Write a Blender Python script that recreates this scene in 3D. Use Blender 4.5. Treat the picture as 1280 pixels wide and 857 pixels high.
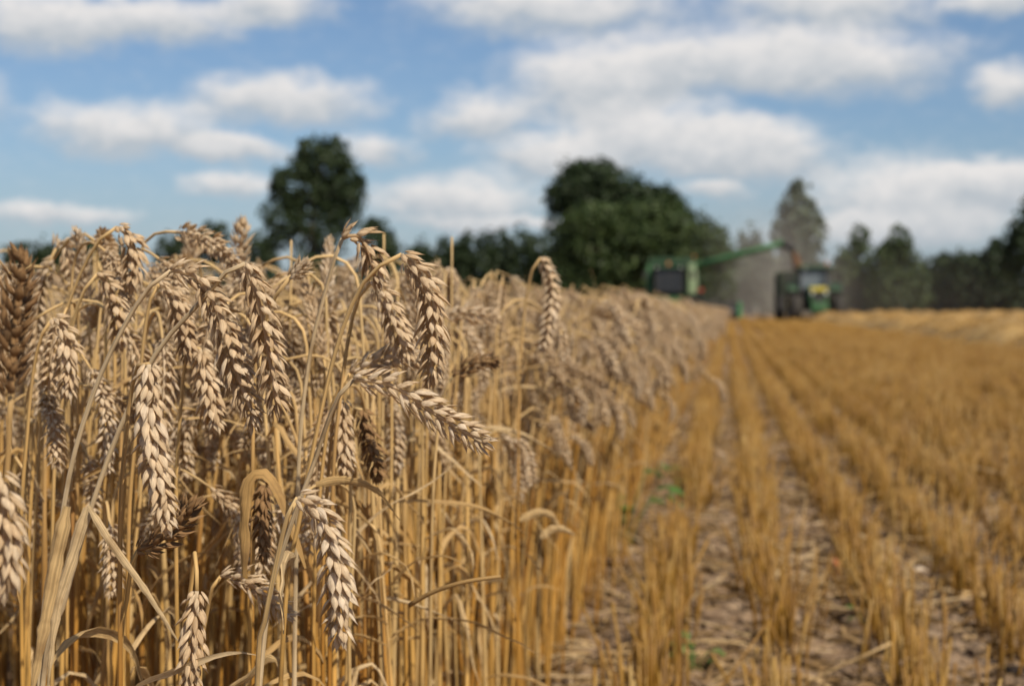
import bpy, bmesh, math, random
import numpy as np
from mathutils import Vector, Matrix
R = math.radians
SC = bpy.context.scene
for o in list(bpy.data.objects):
    bpy.data.objects.remove(o)
COL = SC.collection

# ---------------------------------------------------------------- camera
FPX, CX, CY = 1900.0, 640.0, 428.5            # focal length and centre in pixels of the 1280 px photograph
EYE = Vector((0, 0, 0.62)); YAW, PITCH = R(8.09), R(-1.27)
cam = bpy.data.cameras.new('camera'); camo = bpy.data.objects.new('camera', cam); COL.objects.link(camo)
camo.location = EYE; camo.rotation_euler = (R(90) + PITCH, 0, YAW)
cam.sensor_width = 23.6; cam.lens = FPX / 1280 * 23.6
cam.clip_start = 0.02; cam.clip_end = 3000
cam.dof.use_dof = True; cam.dof.focus_distance = 0.84; cam.dof.aperture_fstop = 6.6; cam.dof.aperture_blades = 9
SC.camera = camo
CM = Matrix.Rotation(YAW, 3, 'Z') @ Matrix.Rotation(R(90) + PITCH, 3, 'X')
def P(px, py, d):
    return EYE + CM @ Vector(((px - CX) / FPX * d, (CY - py) / FPX * d, -d))
def pix(p):
    q = CM.transposed() @ (Vector(p) - EYE)
    return CX - q.x / q.z * FPX, CY + q.y / q.z * FPX, -q.z

# ---------------------------------------------------------------- sky, sun, exposure
SUN_EL, SUN_AZ = R(47), R(138)                  # azimuth clockwise from +Y (the rows' direction)
W = bpy.data.worlds.new('World'); SC.world = W; W.use_nodes = True
def build_world():
    nt = W.node_tree; N, L = nt.nodes, nt.links; N.clear()
    def n(t, **k):
        x = N.new(t)
        for a, v in k.items(): setattr(x, a, v)
        return x
    def M(op, a, b=None, c=None, clamp=False):
        x = n('ShaderNodeMath', operation=op, use_clamp=clamp)
        for i, v in enumerate((a, b, c)):
            if v is None: continue
            if isinstance(v, (int, float)): x.inputs[i].default_value = v
            else: L.new(v, x.inputs[i])
        return x.outputs[0]
    out = n('ShaderNodeOutputWorld'); bg = n('ShaderNodeBackground'); bg.inputs[1].default_value = 0.072
    sky = n('ShaderNodeTexSky', sky_type='NISHITA', sun_disc=False)
    sky.sun_elevation = SUN_EL; sky.sun_rotation = SUN_AZ; sky.altitude = 100; sky.air_density = 1.0; sky.dust_density = 1.1; sky.ozone_density = 3.0
    tc = n('ShaderNodeTexCoord'); sep = n('ShaderNodeSeparateXYZ'); L.new(tc.outputs['Generated'], sep.inputs[0])
    az = M('MULTIPLY', M('ARCTAN2', sep.outputs[0], sep.outputs[1]), 1900.0)
    el = M('MULTIPLY', M('ARCSINE', sep.outputs[2]), 1900.0)
    uv = n('ShaderNodeCombineXYZ'); L.new(az, uv.inputs[0]); L.new(el, uv.inputs[1])
    # turbulent warp of the sky coordinates so the cloud outlines billow
    sc = n('ShaderNodeVectorMath', operation='MULTIPLY'); L.new(uv.outputs[0], sc.inputs[0]); sc.inputs[1].default_value = (1, 1.6, 1)
    nz = n('ShaderNodeTexNoise'); nz.inputs['Scale'].default_value = 0.0105; nz.inputs['Detail'].default_value = 6; nz.inputs['Roughness'].default_value = 0.58
    L.new(sc.outputs[0], nz.inputs['Vector'])
    s0 = n('ShaderNodeVectorMath', operation='SUBTRACT'); L.new(nz.outputs['Color'], s0.inputs[0]); s0.inputs[1].default_value = (.5, .5, .5)
    s1 = n('ShaderNodeVectorMath', operation='MULTIPLY'); L.new(s0.outputs[0], s1.inputs[0]); s1.inputs[1].default_value = (120, 62, 0)
    wv = n('ShaderNodeVectorMath', operation='ADD'); L.new(uv.outputs[0], wv.inputs[0]); L.new(s1.outputs[0], wv.inputs[1])
    clouds = [  # photograph pixels: centre x, y, half sizes
        (40, 20, 120, 48), (190, 28, 120, 34), (340, 8, 95, 32), (355, 125, 140, 34), (160, 162, 140, 40), (290, 186, 80, 22),
        (475, 182, 65, 26), (285, 233, 65, 22), (570, 248, 140, 36), (690, 12, 200, 40), (735, 100, 120, 56), (880, 78, 140, 50),
        (1060, 78, 160, 46), (600, 146, 80, 36), (810, 172, 150, 52), (950, 190, 120, 42), (690, 196, 110, 28), (1040, 5, 160, 40), (1140, 243, 150, 56),
        (1250, 232, 80, 40), (1275, 108, 55, 36), (890, 240, 50, 16), (1110, 290, 170, 30), (60, 270, 120, 16), (1245, 2, 60, 20), (640, 280, 160, 14),
        (-160, 120, 150, 50), (-330, 60, 140, 50), (1480, 160, 150, 55), (1640, 60, 180, 60), (400, -160, 260, 60), (900, -200, 300, 70), (-100, -220, 260, 70)]
    sm = sv = None
    for (x, y, rx, ry) in clouds:
        d = (P(x, y, 1) - EYE).normalized()
        c = (math.atan2(d.x, d.y) * 1900, math.asin(d.z) * 1900, 0)
        a = n('ShaderNodeVectorMath', operation='SUBTRACT'); L.new(wv.outputs[0], a.inputs[0]); a.inputs[1].default_value = c
        b = n('ShaderNodeVectorMath', operation='MULTIPLY'); L.new(a.outputs[0], b.inputs[0]); b.inputs[1].default_value = (1 / (rx * 1.12), 1 / (ry * 1.15), 0)
        ln = n('ShaderNodeVectorMath', operation='LENGTH'); L.new(b.outputs[0], ln.inputs[0])
        m = M('SUBTRACT', 1.0, ln.outputs['Value'], clamp=True)
        ys = n('ShaderNodeSeparateXYZ'); L.new(b.outputs[0], ys.inputs[0])
        yv = M('MULTIPLY', ys.outputs[1], m)
        sm = m if sm is None else M('ADD', sm, m)
        sv = yv if sv is None else M('ADD', sv, yv)
    # clouds in the rest of the sky
    nb = n('ShaderNodeTexNoise'); nb.inputs['Scale'].default_value = 2.2; nb.inputs['Detail'].default_value = 6
    L.new(tc.outputs['Generated'], nb.inputs['Vector'])
    hi = n('ShaderNodeMapRange', clamp=True); L.new(sep.outputs[2], hi.inputs[0]); hi.inputs[1].default_value = .26; hi.inputs[2].default_value = .4
    gen = M('MULTIPLY', M('MULTIPLY', M('SUBTRACT', nb.outputs['Fac'], .52, clamp=True), 4.0), hi.outputs[0])
    n2 = n('ShaderNodeTexNoise'); n2.inputs['Scale'].default_value = 0.03; n2.inputs['Detail'].default_value = 7; n2.inputs['Roughness'].default_value = .62
    L.new(sc.outputs[0], n2.inputs['Vector'])
    dens = M('ADD', M('ADD', sm, gen), M('MULTIPLY', M('SUBTRACT', n2.outputs['Fac'], .5), 0.55))
    mask = n('ShaderNodeMapRange', interpolation_type='SMOOTHSTEP'); L.new(dens, mask.inputs[0]); mask.inputs[1].default_value = -.06; mask.inputs[2].default_value = .74
    mask.inputs[3].default_value = 0; mask.inputs[4].default_value = .97
    rel = M('DIVIDE', sv, M('ADD', sm, 0.02))                      # height within the cloud, -1 base .. 1 top
    lit = M('ADD', M('MULTIPLY', rel, 1.05), M('ADD', M('MULTIPLY', M('SUBTRACT', n2.outputs['Fac'], .5), 1.1), .55), clamp=True)
    cr = n('ShaderNodeValToRGB'); L.new(lit, cr.inputs[0])
    cr.color_ramp.elements[0].position = 0.1; cr.color_ramp.elements[0].color = (6.0, 6.5, 7.0, 1)
    cr.color_ramp.elements[1].position = 0.95; cr.color_ramp.elements[1].color = (9.9, 9.6, 9.4, 1)
    mix = n('ShaderNodeMix', data_type='RGBA'); L.new(mask.outputs[0], mix.inputs[0]); tint = n('ShaderNodeMix', data_type='RGBA', blend_type='MULTIPLY'); tint.inputs[0].default_value = 1; L.new(sky.outputs[0], tint.inputs[6]); tint.inputs[7].default_value = (.99, 1.07, 1.17, 1); hb = n('ShaderNodeMapRange', clamp=True); L.new(el, hb.inputs[0]); hb.inputs[1].default_value = 210; hb.inputs[2].default_value = 20; hb.inputs[3].default_value = 0; hb.inputs[4].default_value = .55
    hz = n('ShaderNodeMix', data_type='RGBA'); L.new(hb.outputs[0], hz.inputs[0]); L.new(tint.outputs[2], hz.inputs[6]); hz.inputs[7].default_value = (4.6, 5.7, 7.2, 1); L.new(hz.outputs[2], mix.inputs[6]); L.new(cr.outputs[0], mix.inputs[7])
    L.new(mix.outputs[2], bg.inputs[0]); L.new(bg.outputs[0], out.inputs[0])
build_world()
sun = bpy.data.lights.new('sun', 'SUN'); suno = bpy.data.objects.new('sun', sun); COL.objects.link(suno)
sun.energy = 5.0; sun.angle = R(0.55); sun.color = (1.0, .90, .75)
sd = Vector((math.sin(SUN_AZ) * math.cos(SUN_EL), math.cos(SUN_AZ) * math.cos(SUN_EL), math.sin(SUN_EL)))
suno.rotation_euler = sd.to_track_quat('Z', 'Y').to_euler(); suno.location = (0, 0, 30)
vs = SC.view_settings; vs.view_transform = 'Standard'; vs.look = 'None'; vs.exposure = 0.2; vs.gamma = 1; vs.use_curve_mapping = False
SC.render.engine = 'CYCLES'
SC.cycles.use_denoising = True; SC.cycles.max_bounces = 6; SC.cycles.diffuse_bounces = 3; SC.cycles.transmission_bounces = 4
SC.cycles.volume_bounces = 1; SC.cycles.volume_max_steps = 128; SC.cycles.caustics_reflective = False; SC.cycles.caustics_refractive = False

# ---------------------------------------------------------------- helpers
def tag(o, label=None, cat=None, group=None, kind=None):
    for k, v in (('label', label), ('category', cat), ('group', group), ('kind', kind)):
        if v: o[k] = v
    return o
def empty(name, loc, label=None, cat=None, group=None, rz=0):
    o = bpy.data.objects.new(name, None); COL.objects.link(o); o.location = loc; o.rotation_euler = (0, 0, rz)
    o.empty_display_size = .05
    return tag(o, label, cat, group)
class MB:
    """collects vertices, faces and uvs of one mesh"""
    def __init__(s): s.v = []; s.f = []; s.uv = []; s.mi = []; s.n = 0
    def add(s, v, f, uv=None, mi=0):
        v = np.asarray(v, float); s.v.append(v)
        s.uv.append(np.zeros((len(v), 2)) if uv is None else np.asarray(uv, float))
        s.f += [tuple(i + s.n for i in q) for q in f]; s.mi += [mi] * len(f); s.n += len(v)
    def mesh(s, name, mats, smooth=True):
        me = bpy.data.meshes.new(name)
        v = np.concatenate(s.v) if s.v else np.zeros((0, 3))
        me.from_pydata(v.tolist(), [], s.f)
        uv = np.concatenate(s.uv); li = np.empty(len(me.loops), np.int32); me.loops.foreach_get('vertex_index', li)
        me.uv_layers.new(name='UVMap').data.foreach_set('uv', uv[li].ravel())
        for m in (mats if isinstance(mats, (list, tuple)) else [mats]): me.materials.append(m)
        me.polygons.foreach_set('material_index', np.array(s.mi, np.int32))
        if smooth: me.polygons.foreach_set('use_smooth', np.ones(len(me.polygons), bool))
        me.update(); return me
    def build(s, name, mats, parent=None, smooth=True, loc=None):
        o = bpy.data.objects.new(name, s.mesh(name, mats, smooth)); COL.objects.link(o)
        if parent is not None: o.parent = parent
        if loc is not None: o.location = loc
        return o
def norm(v): return v / (np.linalg.norm(v) + 1e-12)
def smooth_curve(pts, n):
    """Catmull-Rom through the points, resampled evenly to n points"""
    p = np.asarray([tuple(q) for q in pts], float)
    if len(p) == 2: return p[0] + (p[1] - p[0]) * np.linspace(0, 1, n)[:, None]
    e = np.vstack([2 * p[0] - p[1], p, 2 * p[-1] - p[-2]]); out = []
    for i in range(len(p) - 1):
        a, b, c, d = e[i:i + 4]
        for t in np.linspace(0, 1, 12, endpoint=False):
            out.append(.5 * (2 * b + (c - a) * t + (2 * a - 5 * b + 4 * c - d) * t * t + (-a + 3 * b - 3 * c + d) * t ** 3))
    out.append(p[-1]); out = np.array(out)
    L = np.concatenate([[0], np.cumsum(np.linalg.norm(np.diff(out, axis=0), axis=1))])
    t = np.linspace(0, L[-1], n)
    return np.stack([np.interp(t, L, out[:, k]) for k in range(3)], 1)
def frames(pts, b0=None):
    t = np.gradient(pts, axis=0); t /= np.linalg.norm(t, axis=1)[:, None] + 1e-12
    if b0 is None: b0 = np.array([1, 0, 0]) if abs(t[0][0]) < .8 else np.array([0, 1, 0])
    bs = []; b = np.asarray(b0, float)
    for k in range(len(pts)):
        b = norm(b - t[k] * b.dot(t[k])); bs.append(b)
    b = np.array(bs); return t, b, np.cross(t, b)
def tube(mb, pts, rad, sides=6, mi=0, u0=0.0, cap=True):
    pts = np.asarray(pts, float); t, b, c = frames(pts); m = len(pts)
    rad = np.broadcast_to(np.asarray(rad, float), (m,))
    a = np.linspace(0, 2 * np.pi, sides, endpoint=False)
    v = (pts[:, None] + rad[:, None, None] * (np.cos(a)[None, :, None] * b[:, None] + np.sin(a)[None, :, None] * c[:, None])).reshape(-1, 3)
    Ls = np.concatenate([[0], np.cumsum(np.linalg.norm(np.diff(pts, axis=0), axis=1))])
    uv = np.stack([np.tile(u0 + np.abs(np.linspace(-.95, .95, sides)), m), np.repeat(Ls, sides)], 1)
    f = [(i * sides + j, i * sides + (j + 1) % sides, (i + 1) * sides + (j + 1) % sides, (i + 1) * sides + j) for i in range(m - 1) for j in range(sides)]
    if cap: f += [tuple(range(sides - 1, -1, -1)), tuple((m - 1) * sides + j for j in range(sides))]
    mb.add(v, f, uv, mi)
def ribbon(mb, pts, width, b0, mi=0, u0=0.0, twist=0.0, cup=.25):
    pts = np.asarray(pts, float); t, b, c = frames(pts, b0); m = len(pts); v = []; uv = []
    for k in range(m):
        s = k / (m - 1); a = twist * s
        bb = b[k] * math.cos(a) + c[k] * math.sin(a); cc = -b[k] * math.sin(a) + c[k] * math.cos(a)
        w = width[k] / 2 * (1 + .16 * math.sin(k * 2.3 + u0) * math.sin(k * 1.1 + 2 * u0))
        for q in (-1, -.5, 0, .5, 1):
            v.append(pts[k] + bb * w * q - cc * w * (cup * (1 - q * q) * 1.3 + .22 * math.sin(k * 1.7 + q * 2.5 + u0))); uv.append((u0 + .5 + .45 * q, s * .15))
    f = [(i * 5 + j, i * 5 + j + 1, (i + 1) * 5 + j + 1, (i + 1) * 5 + j) for i in range(m - 1) for j in range(4)]
    mb.add(v, f, uv, mi)
_bx = {}
def box(mb, c, s, bev=0.03, mi=0, rot=None):
    """bevelled box, centre c and full size s"""
    bm = bmesh.new(); bmesh.ops.create_cube(bm, size=1); bmesh.ops.scale(bm, vec=s, verts=bm.verts)
    if bev > 0: bmesh.ops.bevel(bm, geom=list(bm.edges), offset=min(bev, min(s) * .45), segments=2, profile=.6, affect='EDGES')
    if rot is not None: bmesh.ops.rotate(bm, verts=bm.verts, cent=(0, 0, 0), matrix=rot)
    v = np.array([x.co[:] for x in bm.verts]) + np.array(c); bm.verts.index_update()
    mb.add(v, [tuple(q.index for q in f.verts) for f in bm.faces], None, mi); bm.free()
def prism(mb, prof, x0, x1, mi=0):
    """(y, z) outline extruded along x"""
    k = len(prof); v = [(x0, y, z) for y, z in prof] + [(x1, y, z) for y, z in prof]
    f = [tuple(range(k)), tuple(range(2 * k - 1, k - 1, -1))] + [(i, i + k, (i + 1) % k + k, (i + 1) % k) for i in range(k)]
    mb.add(v, f, None, mi)
def lathe_x(mb, prof, c, n=36, mi=0):
    """(x, r) profile turned round the x axis through c"""
    k = len(prof); v = []
    for i in range(n):
        a = 2 * math.pi * i / n
        for x, r in prof: v.append((c[0] + x, c[1] + r * math.cos(a), c[2] + r * math.sin(a)))
    f = [(i * k + j, i * k + j + 1, ((i + 1) % n) * k + j + 1, ((i + 1) % n) * k + j) for i in range(n) for j in range(k - 1)]
    mb.add(v, f, None, mi)

# ---------------------------------------------------------------- materials
def nodes(name):
    m = bpy.data.materials.new(name); m.use_nodes = True; m.node_tree.nodes.clear(); return m, m.node_tree.nodes, m.node_tree.links
def plant_mat(name, cols, trans=.2, rough=.6, streak=(14, 30), streak_amt=.35, dirt=None, bump=.3, per_piece=.35, bleach=None):
    """dry straw: colour varies per plant, per piece and in streaks along its length"""
    m, N, L = nodes(name)
    out = N.new('ShaderNodeOutputMaterial'); bs = N.new('ShaderNodeBsdfPrincipled'); bs.inputs['Roughness'].default_value = rough
    bs.inputs['Specular IOR Level'].default_value = .3
    oi = N.new('ShaderNodeObjectInfo'); uv = N.new('ShaderNodeUVMap'); uv.uv_map = 'UVMap'
    sp = N.new('ShaderNodeSeparateXYZ'); L.new(uv.outputs[0], sp.inputs[0])
    fl = N.new('ShaderNodeMath'); fl.operation = 'FLOOR'; L.new(sp.outputs[0], fl.inputs[0])
    wn = N.new('ShaderNodeTexWhiteNoise'); wn.noise_dimensions = '2D'
    cb = N.new('ShaderNodeCombineXYZ'); L.new(fl.outputs[0], cb.inputs[0]); L.new(oi.outputs['Random'], cb.inputs[1]); L.new(cb.outputs[0], wn.inputs['Vector'])
    mp = N.new('ShaderNodeMapping'); mp.inputs['Scale'].default_value = (streak[0], streak[1], 1); L.new(uv.outputs[0], mp.inputs[0])
    nz = N.new('ShaderNodeTexNoise'); nz.inputs['Scale'].default_value = 1; nz.inputs['Detail'].default_value = 4; L.new(mp.outputs[0], nz.inputs['Vector'])
    # position on the ramp = plant random * .65 + piece random * per_piece
    a = N.new('ShaderNodeMath'); a.operation = 'MULTIPLY'; a.inputs[1].default_value = 1 - per_piece; L.new(oi.outputs['Random'], a.inputs[0])
    b = N.new('ShaderNodeMath'); b.operation = 'MULTIPLY_ADD'; b.inputs[1].default_value = per_piece; L.new(wn.outputs['Value'], b.inputs[0]); L.new(a.outputs[0], b.inputs[2])
    cr = N.new('ShaderNodeValToRGB'); L.new(b.outputs[0], cr.inputs[0])
    el = cr.color_ramp.elements
    while len(el) < len(cols): el.new(.5)
    for i, c in enumerate(cols): el[i].position = i / (len(cols) - 1); el[i].color = (*c, 1)
    hv = N.new('ShaderNodeMapRange'); L.new(nz.outputs['Fac'], hv.inputs[0]); hv.inputs[1].default_value = .25; hv.inputs[2].default_value = .75
    hv.inputs[3].default_value = 1 - streak_amt; hv.inputs[4].default_value = 1 + streak_amt * .6
    mu = N.new('ShaderNodeMix'); mu.data_type = 'RGBA'; mu.blend_type = 'MULTIPLY'; mu.inputs[0].default_value = 1
    L.new(cr.outputs[0], mu.inputs[6]); L.new(hv.outputs[0], mu.inputs[7]); colr = mu.outputs[2]
    if dirt:   # weathered grey-brown blotches
        tc = N.new('ShaderNodeTexCoord'); nd = N.new('ShaderNodeTexNoise'); nd.inputs['Scale'].default_value = dirt[1]; nd.inputs['Detail'].default_value = 5
        L.new(tc.outputs['Object'], nd.inputs['Vector'])
        dr = N.new('ShaderNodeMapRange'); L.new(nd.outputs['Fac'], dr.inputs[0]); dr.inputs[1].default_value = .52; dr.inputs[2].default_value = .72; dr.inputs[3].default_value = 0; dr.inputs[4].default_value = dirt[2]
        mx = N.new('ShaderNodeMix'); mx.data_type = 'RGBA'; L.new(dr.outputs[0], mx.inputs[0]); L.new(colr, mx.inputs[6]); mx.inputs[7].default_value = (*dirt[0], 1); colr = mx.outputs[2]
    if bleach:
        br = N.new('ShaderNodeMapRange'); L.new(sp.outputs[1], br.inputs[0]); br.inputs[1].default_value = .40; br.inputs[2].default_value = .62; br.inputs[3].default_value = 0; br.inputs[4].default_value = .8
        bm_ = N.new('ShaderNodeMix'); bm_.data_type = 'RGBA'; L.new(br.outputs[0], bm_.inputs[0]); L.new(colr, bm_.inputs[6])
        b2 = N.new('ShaderNodeMix'); b2.data_type = 'RGBA'; b2.blend_type = 'MULTIPLY'; b2.inputs[0].default_value = 1; b2.inputs[6].default_value = (*bleach, 1); L.new(hv.outputs[0], b2.inputs[7]); L.new(b2.outputs[2], bm_.inputs[7]); colr = bm_.outputs[2]
    L.new(colr, bs.inputs['Base Color'])
    if bump:
        bp = N.new('ShaderNodeBump'); bp.inputs['Strength'].default_value = bump; bp.inputs['Distance'].default_value = .0009; L.new(nz.outputs['Fac'], bp.inputs['Height']); L.new(bp.outputs[0], bs.inputs['Normal'])
    tr = N.new('ShaderNodeBsdfTranslucent'); L.new(colr, tr.inputs[0])
    ms = N.new('ShaderNodeMixShader'); ms.inputs[0].default_value = trans; L.new(bs.outputs[0], ms.inputs[1]); L.new(tr.outputs[0], ms.inputs[2])
    L.new(ms.outputs[0], out.inputs[0]); return m
M_EAR = plant_mat('wheat_ear', [(.62, .43, .235), (.77, .58, .36), (.85, .68, .46), (.90, .76, .58)], .42, .8, (11, 1.6), .38, ((.36, .23, .12), 210, .45), 1.0, .6)
M_EARB = plant_mat('brown_and_shaded_ear', [(.27, .15, .065), (.35, .205, .09), (.42, .27, .13)], .32, .85, (9, 2.2), .5, ((.14, .09, .055), 150, .6), .5, .5)  # brown ears; for front ears in shade, the shade is in this colour
M_STEM = plant_mat('wheat_straw', [(.34, .145, .025), (.52, .265, .05), (.60, .36, .105), (.62, .45, .22)], .2, .6, (3, 16), .5, ((.17, .095, .04), 30, .8), .3, .15, (.66, .47, .225))
M_PALE = plant_mat('bleached_straw', [(.56, .42, .24), (.64, .51, .33)], .15, .6, (3, 16), .5, ((.24, .15, .07), 45, .7), .3, .15)
M_LEAF = plant_mat('dry_leaf', [(.48, .29, .10), (.62, .43, .20), (.72, .56, .34)], .35, .7, (9, 3), .6, ((.25, .145, .06), 70, .8), .8, .2)
M_STUB = plant_mat('stubble_straw', [(.155, .070, .007), (.25, .123, .014), (.32, .176, .030), (.40, .27, .10)], .12, .5, (3, 14), .35, ((.22, .13, .06), 14, .5), .3, .65)
M_LITTER = plant_mat('straw_litter', [(.11, .065, .028), (.19, .115, .045), (.32, .20, .085), (.56, .42, .25)], .15, .6, (3, 12), .35, None, .3, .7)
def noise_mat(name, cols, scale=6, rough=.9, detail=8, bump=.4, dist=.02, spec=.25, coord='Object', pos=None, extra=None):
    m, N, L = nodes(name)
    out = N.new('ShaderNodeOutputMaterial'); bs = N.new('ShaderNodeBsdfPrincipled'); bs.inputs['Roughness'].default_value = rough; bs.inputs['Specular IOR Level'].default_value = spec
    tc = N.new('ShaderNodeTexCoord'); nz = N.new('ShaderNodeTexNoise'); nz.inputs['Scale'].default_value = scale; nz.inputs['Detail'].default_value = detail; nz.inputs['Roughness'].default_value = .62
    L.new(tc.outputs[coord], nz.inputs['Vector'])
    cr = N.new('ShaderNodeValToRGB'); L.new(nz.outputs['Fac'], cr.inputs[0]); el = cr.color_ramp.elements
    while len(el) < len(cols): el.new(.5)
    for i, c in enumerate(cols): el[i].position = (pos[i] if pos else .3 + .4 * i / max(1, len(cols) - 1)); el[i].color = (*c, 1)
    L.new(cr.outputs[0], bs.inputs['Base Color'])
    if bump:
        bp = N.new('ShaderNodeBump'); bp.inputs['Strength'].default_value = bump; bp.inputs['Distance'].default_value = dist; L.new(nz.outputs['Fac'], bp.inputs['Height']); L.new(bp.outputs[0], bs.inputs['Normal'])
    L.new(bs.outputs[0], out.inputs[0]); return m
M_SOIL = noise_mat('soil', [(.08, .05, .03), (.16, .105, .062), (.25, .175, .11), (.36, .27, .175)], 9, .95, 10, .9, .03)
M_STONE = noise_mat('pale_stone', [(.30, .23, .16), (.46, .37, .27), (.55, .47, .37)], 30, .85, 6, .6, .004)
M_CLOD = noise_mat('dark_clod', [(.03, .022, .018), (.07, .05, .035)], 30, .9, 6, .6, .004)
M_WIND = plant_mat('windrow_straw', [(.26, .14, .035), (.40, .235, .065), (.48, .30, .10), (.52, .36, .15)], .1, .6, (3, 10), .4, ((.20, .125, .05), 1.4, .7), .3, .75)
def leaf_mat(name, cols, trans=.25, rough=.55, scale=.5):
    m, N, L = nodes(name)
    out = N.new('ShaderNodeOutputMaterial'); bs = N.new('ShaderNodeBsdfPrincipled'); bs.inputs['Roughness'].default_value = rough; bs.inputs['Specular IOR Level'].default_value = .3
    uv = N.new('ShaderNodeUVMap'); uv.uv_map = 'UVMap'; wn = N.new('ShaderNodeTexWhiteNoise'); wn.noise_dimensions = '2D'
    fl = N.new('ShaderNodeVectorMath'); fl.operation = 'FLOOR'; L.new(uv.outputs[0], fl.inputs[0]); L.new(fl.outputs[0], wn.inputs['Vector'])
    tc = N.new('ShaderNodeTexCoord'); nz = N.new('ShaderNodeTexNoise'); nz.inputs['Scale'].default_value = scale; nz.inputs['Detail'].default_value = 3; L.new(tc.outputs['Object'], nz.inputs['Vector'])
    a = N.new('ShaderNodeMath'); a.operation = 'MULTIPLY'; a.inputs[1].default_value = .45; L.new(wn.outputs['Value'], a.inputs[0])
    b = N.new('ShaderNodeMath'); b.operation = 'MULTIPLY_ADD'; b.inputs[1].default_value = .6; L.new(nz.outputs['Fac'], b.inputs[0]); L.new(a.outputs[0], b.inputs[2])
    cr = N.new('ShaderNodeValToRGB'); L.new(b.outputs[0], cr.inputs[0]); el = cr.color_ramp.elements
    while len(el) < len(cols): el.new(.5)
    for i, c in enumerate(cols): el[i].position = .2 + .6 * i / (len(cols) - 1); el[i].color = (*c, 1)
    L.new(cr.outputs[0], bs.inputs['Base Color'])
    tr = N.new('ShaderNodeBsdfTranslucent'); L.new(cr.outputs[0], tr.inputs[0])
    ms = N.new('ShaderNodeMixShader'); ms.inputs[0].default_value = trans; L.new(bs.outputs[0], ms.inputs[1]); L.new(tr.outputs[0], ms.inputs[2]); L.new(ms.outputs[0], out.inputs[0]); return m
M_TDARK = leaf_mat('dark_foliage', [(.014, .026, .010), (.026, .044, .016), (.042, .064, .023)])
M_TMID = leaf_mat('green_foliage', [(.022, .040, .012), (.042, .068, .019), (.070, .098, .028)])
M_TGREY = leaf_mat('haze_grey_green_foliage', [(.050, .065, .036), (.082, .104, .060), (.115, .138, .085)])  # greyed leaf colour holds the dust haze in front of these trees
M_BARK = noise_mat('bark', [(.05, .035, .025), (.10, .075, .055)], 4, .9)
M_WEED = leaf_mat('weed_leaf', [(.04, .095, .02), (.075, .15, .03), (.15, .20, .045)], .35, .5, 30)
M_ORLEAF = noise_mat('orange_leaf', [(.24, .075, .022), (.34, .12, .035)], 60, .6)
def paint(name, c, rough=.4, metal=0.0, dust=.25, dcol=(.33, .27, .19)):
    m, N, L = nodes(name)
    out = N.new('ShaderNodeOutputMaterial'); bs = N.new('ShaderNodeBsdfPrincipled'); bs.inputs['Metallic'].default_value = metal
    tc = N.new('ShaderNodeTexCoord'); nz = N.new('ShaderNodeTexNoise'); nz.inputs['Scale'].default_value = 1.6; nz.inputs['Detail'].default_value = 8; L.new(tc.outputs['Object'], nz.inputs['Vector'])
    mr = N.new('ShaderNodeMapRange'); L.new(nz.outputs['Fac'], mr.inputs[0]); mr.inputs[1].default_value = .35; mr.inputs[2].default_value = .7; mr.inputs[3].default_value = dust * .3; mr.inputs[4].default_value = dust
    mx = N.new('ShaderNodeMix'); mx.data_type = 'RGBA'; L.new(mr.outputs[0], mx.inputs[0]); mx.inputs[6].default_value = (*c, 1); mx.inputs[7].default_value = (*dcol, 1)
    L.new(mx.outputs[2], bs.inputs['Base Color'])
    rr = N.new('ShaderNodeMapRange'); L.new(nz.outputs['Fac'], rr.inputs[0]); rr.inputs[3].default_value = rough; rr.inputs[4].default_value = min(1, rough + .35); L.new(rr.outputs[0], bs.inputs['Roughness'])
    L.new(bs.outputs[0], out.inputs[0]); return m
M_GREEN = paint('green_paint', (.014, .108, .030), .45, dust=.12)
M_TGREEN = paint('tractor_green_paint', (.009, .080, .020), .45, dust=.10)
M_DGREEN = paint('dark_green_paint', (.007, .042, .012), .45, dust=.06)
M_PGREEN = paint('dusty_sun_paled_green_paint', (.16, .27, .13), .5, dust=.5)  # green paled to stand for sun on the panel, with dust mixed in
M_TUB = paint('dark_trailer_paint', (.010, .022, .012), .5, dust=.08)
M_YEL = paint('yellow_paint', (.42, .34, .02), .5, dust=.15)
M_BLACK = paint('black_plastic', (.012, .012, .013), .5, dust=.06)
M_TYRE = paint('tyre_rubber', (.016, .016, .016), .8, dust=.14)
M_RIM = paint('grey_rim', (.34, .31, .27), .5, dust=.4)
M_STEEL = paint('worn_steel', (.30, .30, .30), .4, .7, dust=.3)
M_GLASS = paint('dark_cab_glass', (.012, .014, .016), .2, dust=.04)
M_LGLASS = paint('light_cab_glass', (.10, .12, .135), .08, dust=.2, dcol=(.30, .32, .33))
M_ORANGE = paint('orange_lens', (.40, .12, .03), .4, dust=.1)
M_RED = paint('red_lens', (.6, .05, .02), .3, dust=.05)
M_LAMP = paint('lamp_lens', (.6, .6, .58), .15, dust=.1)
M_GRAIN = noise_mat('wheat_grain', [(.10, .048, .022), (.16, .085, .042)], 8, .8)

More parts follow.
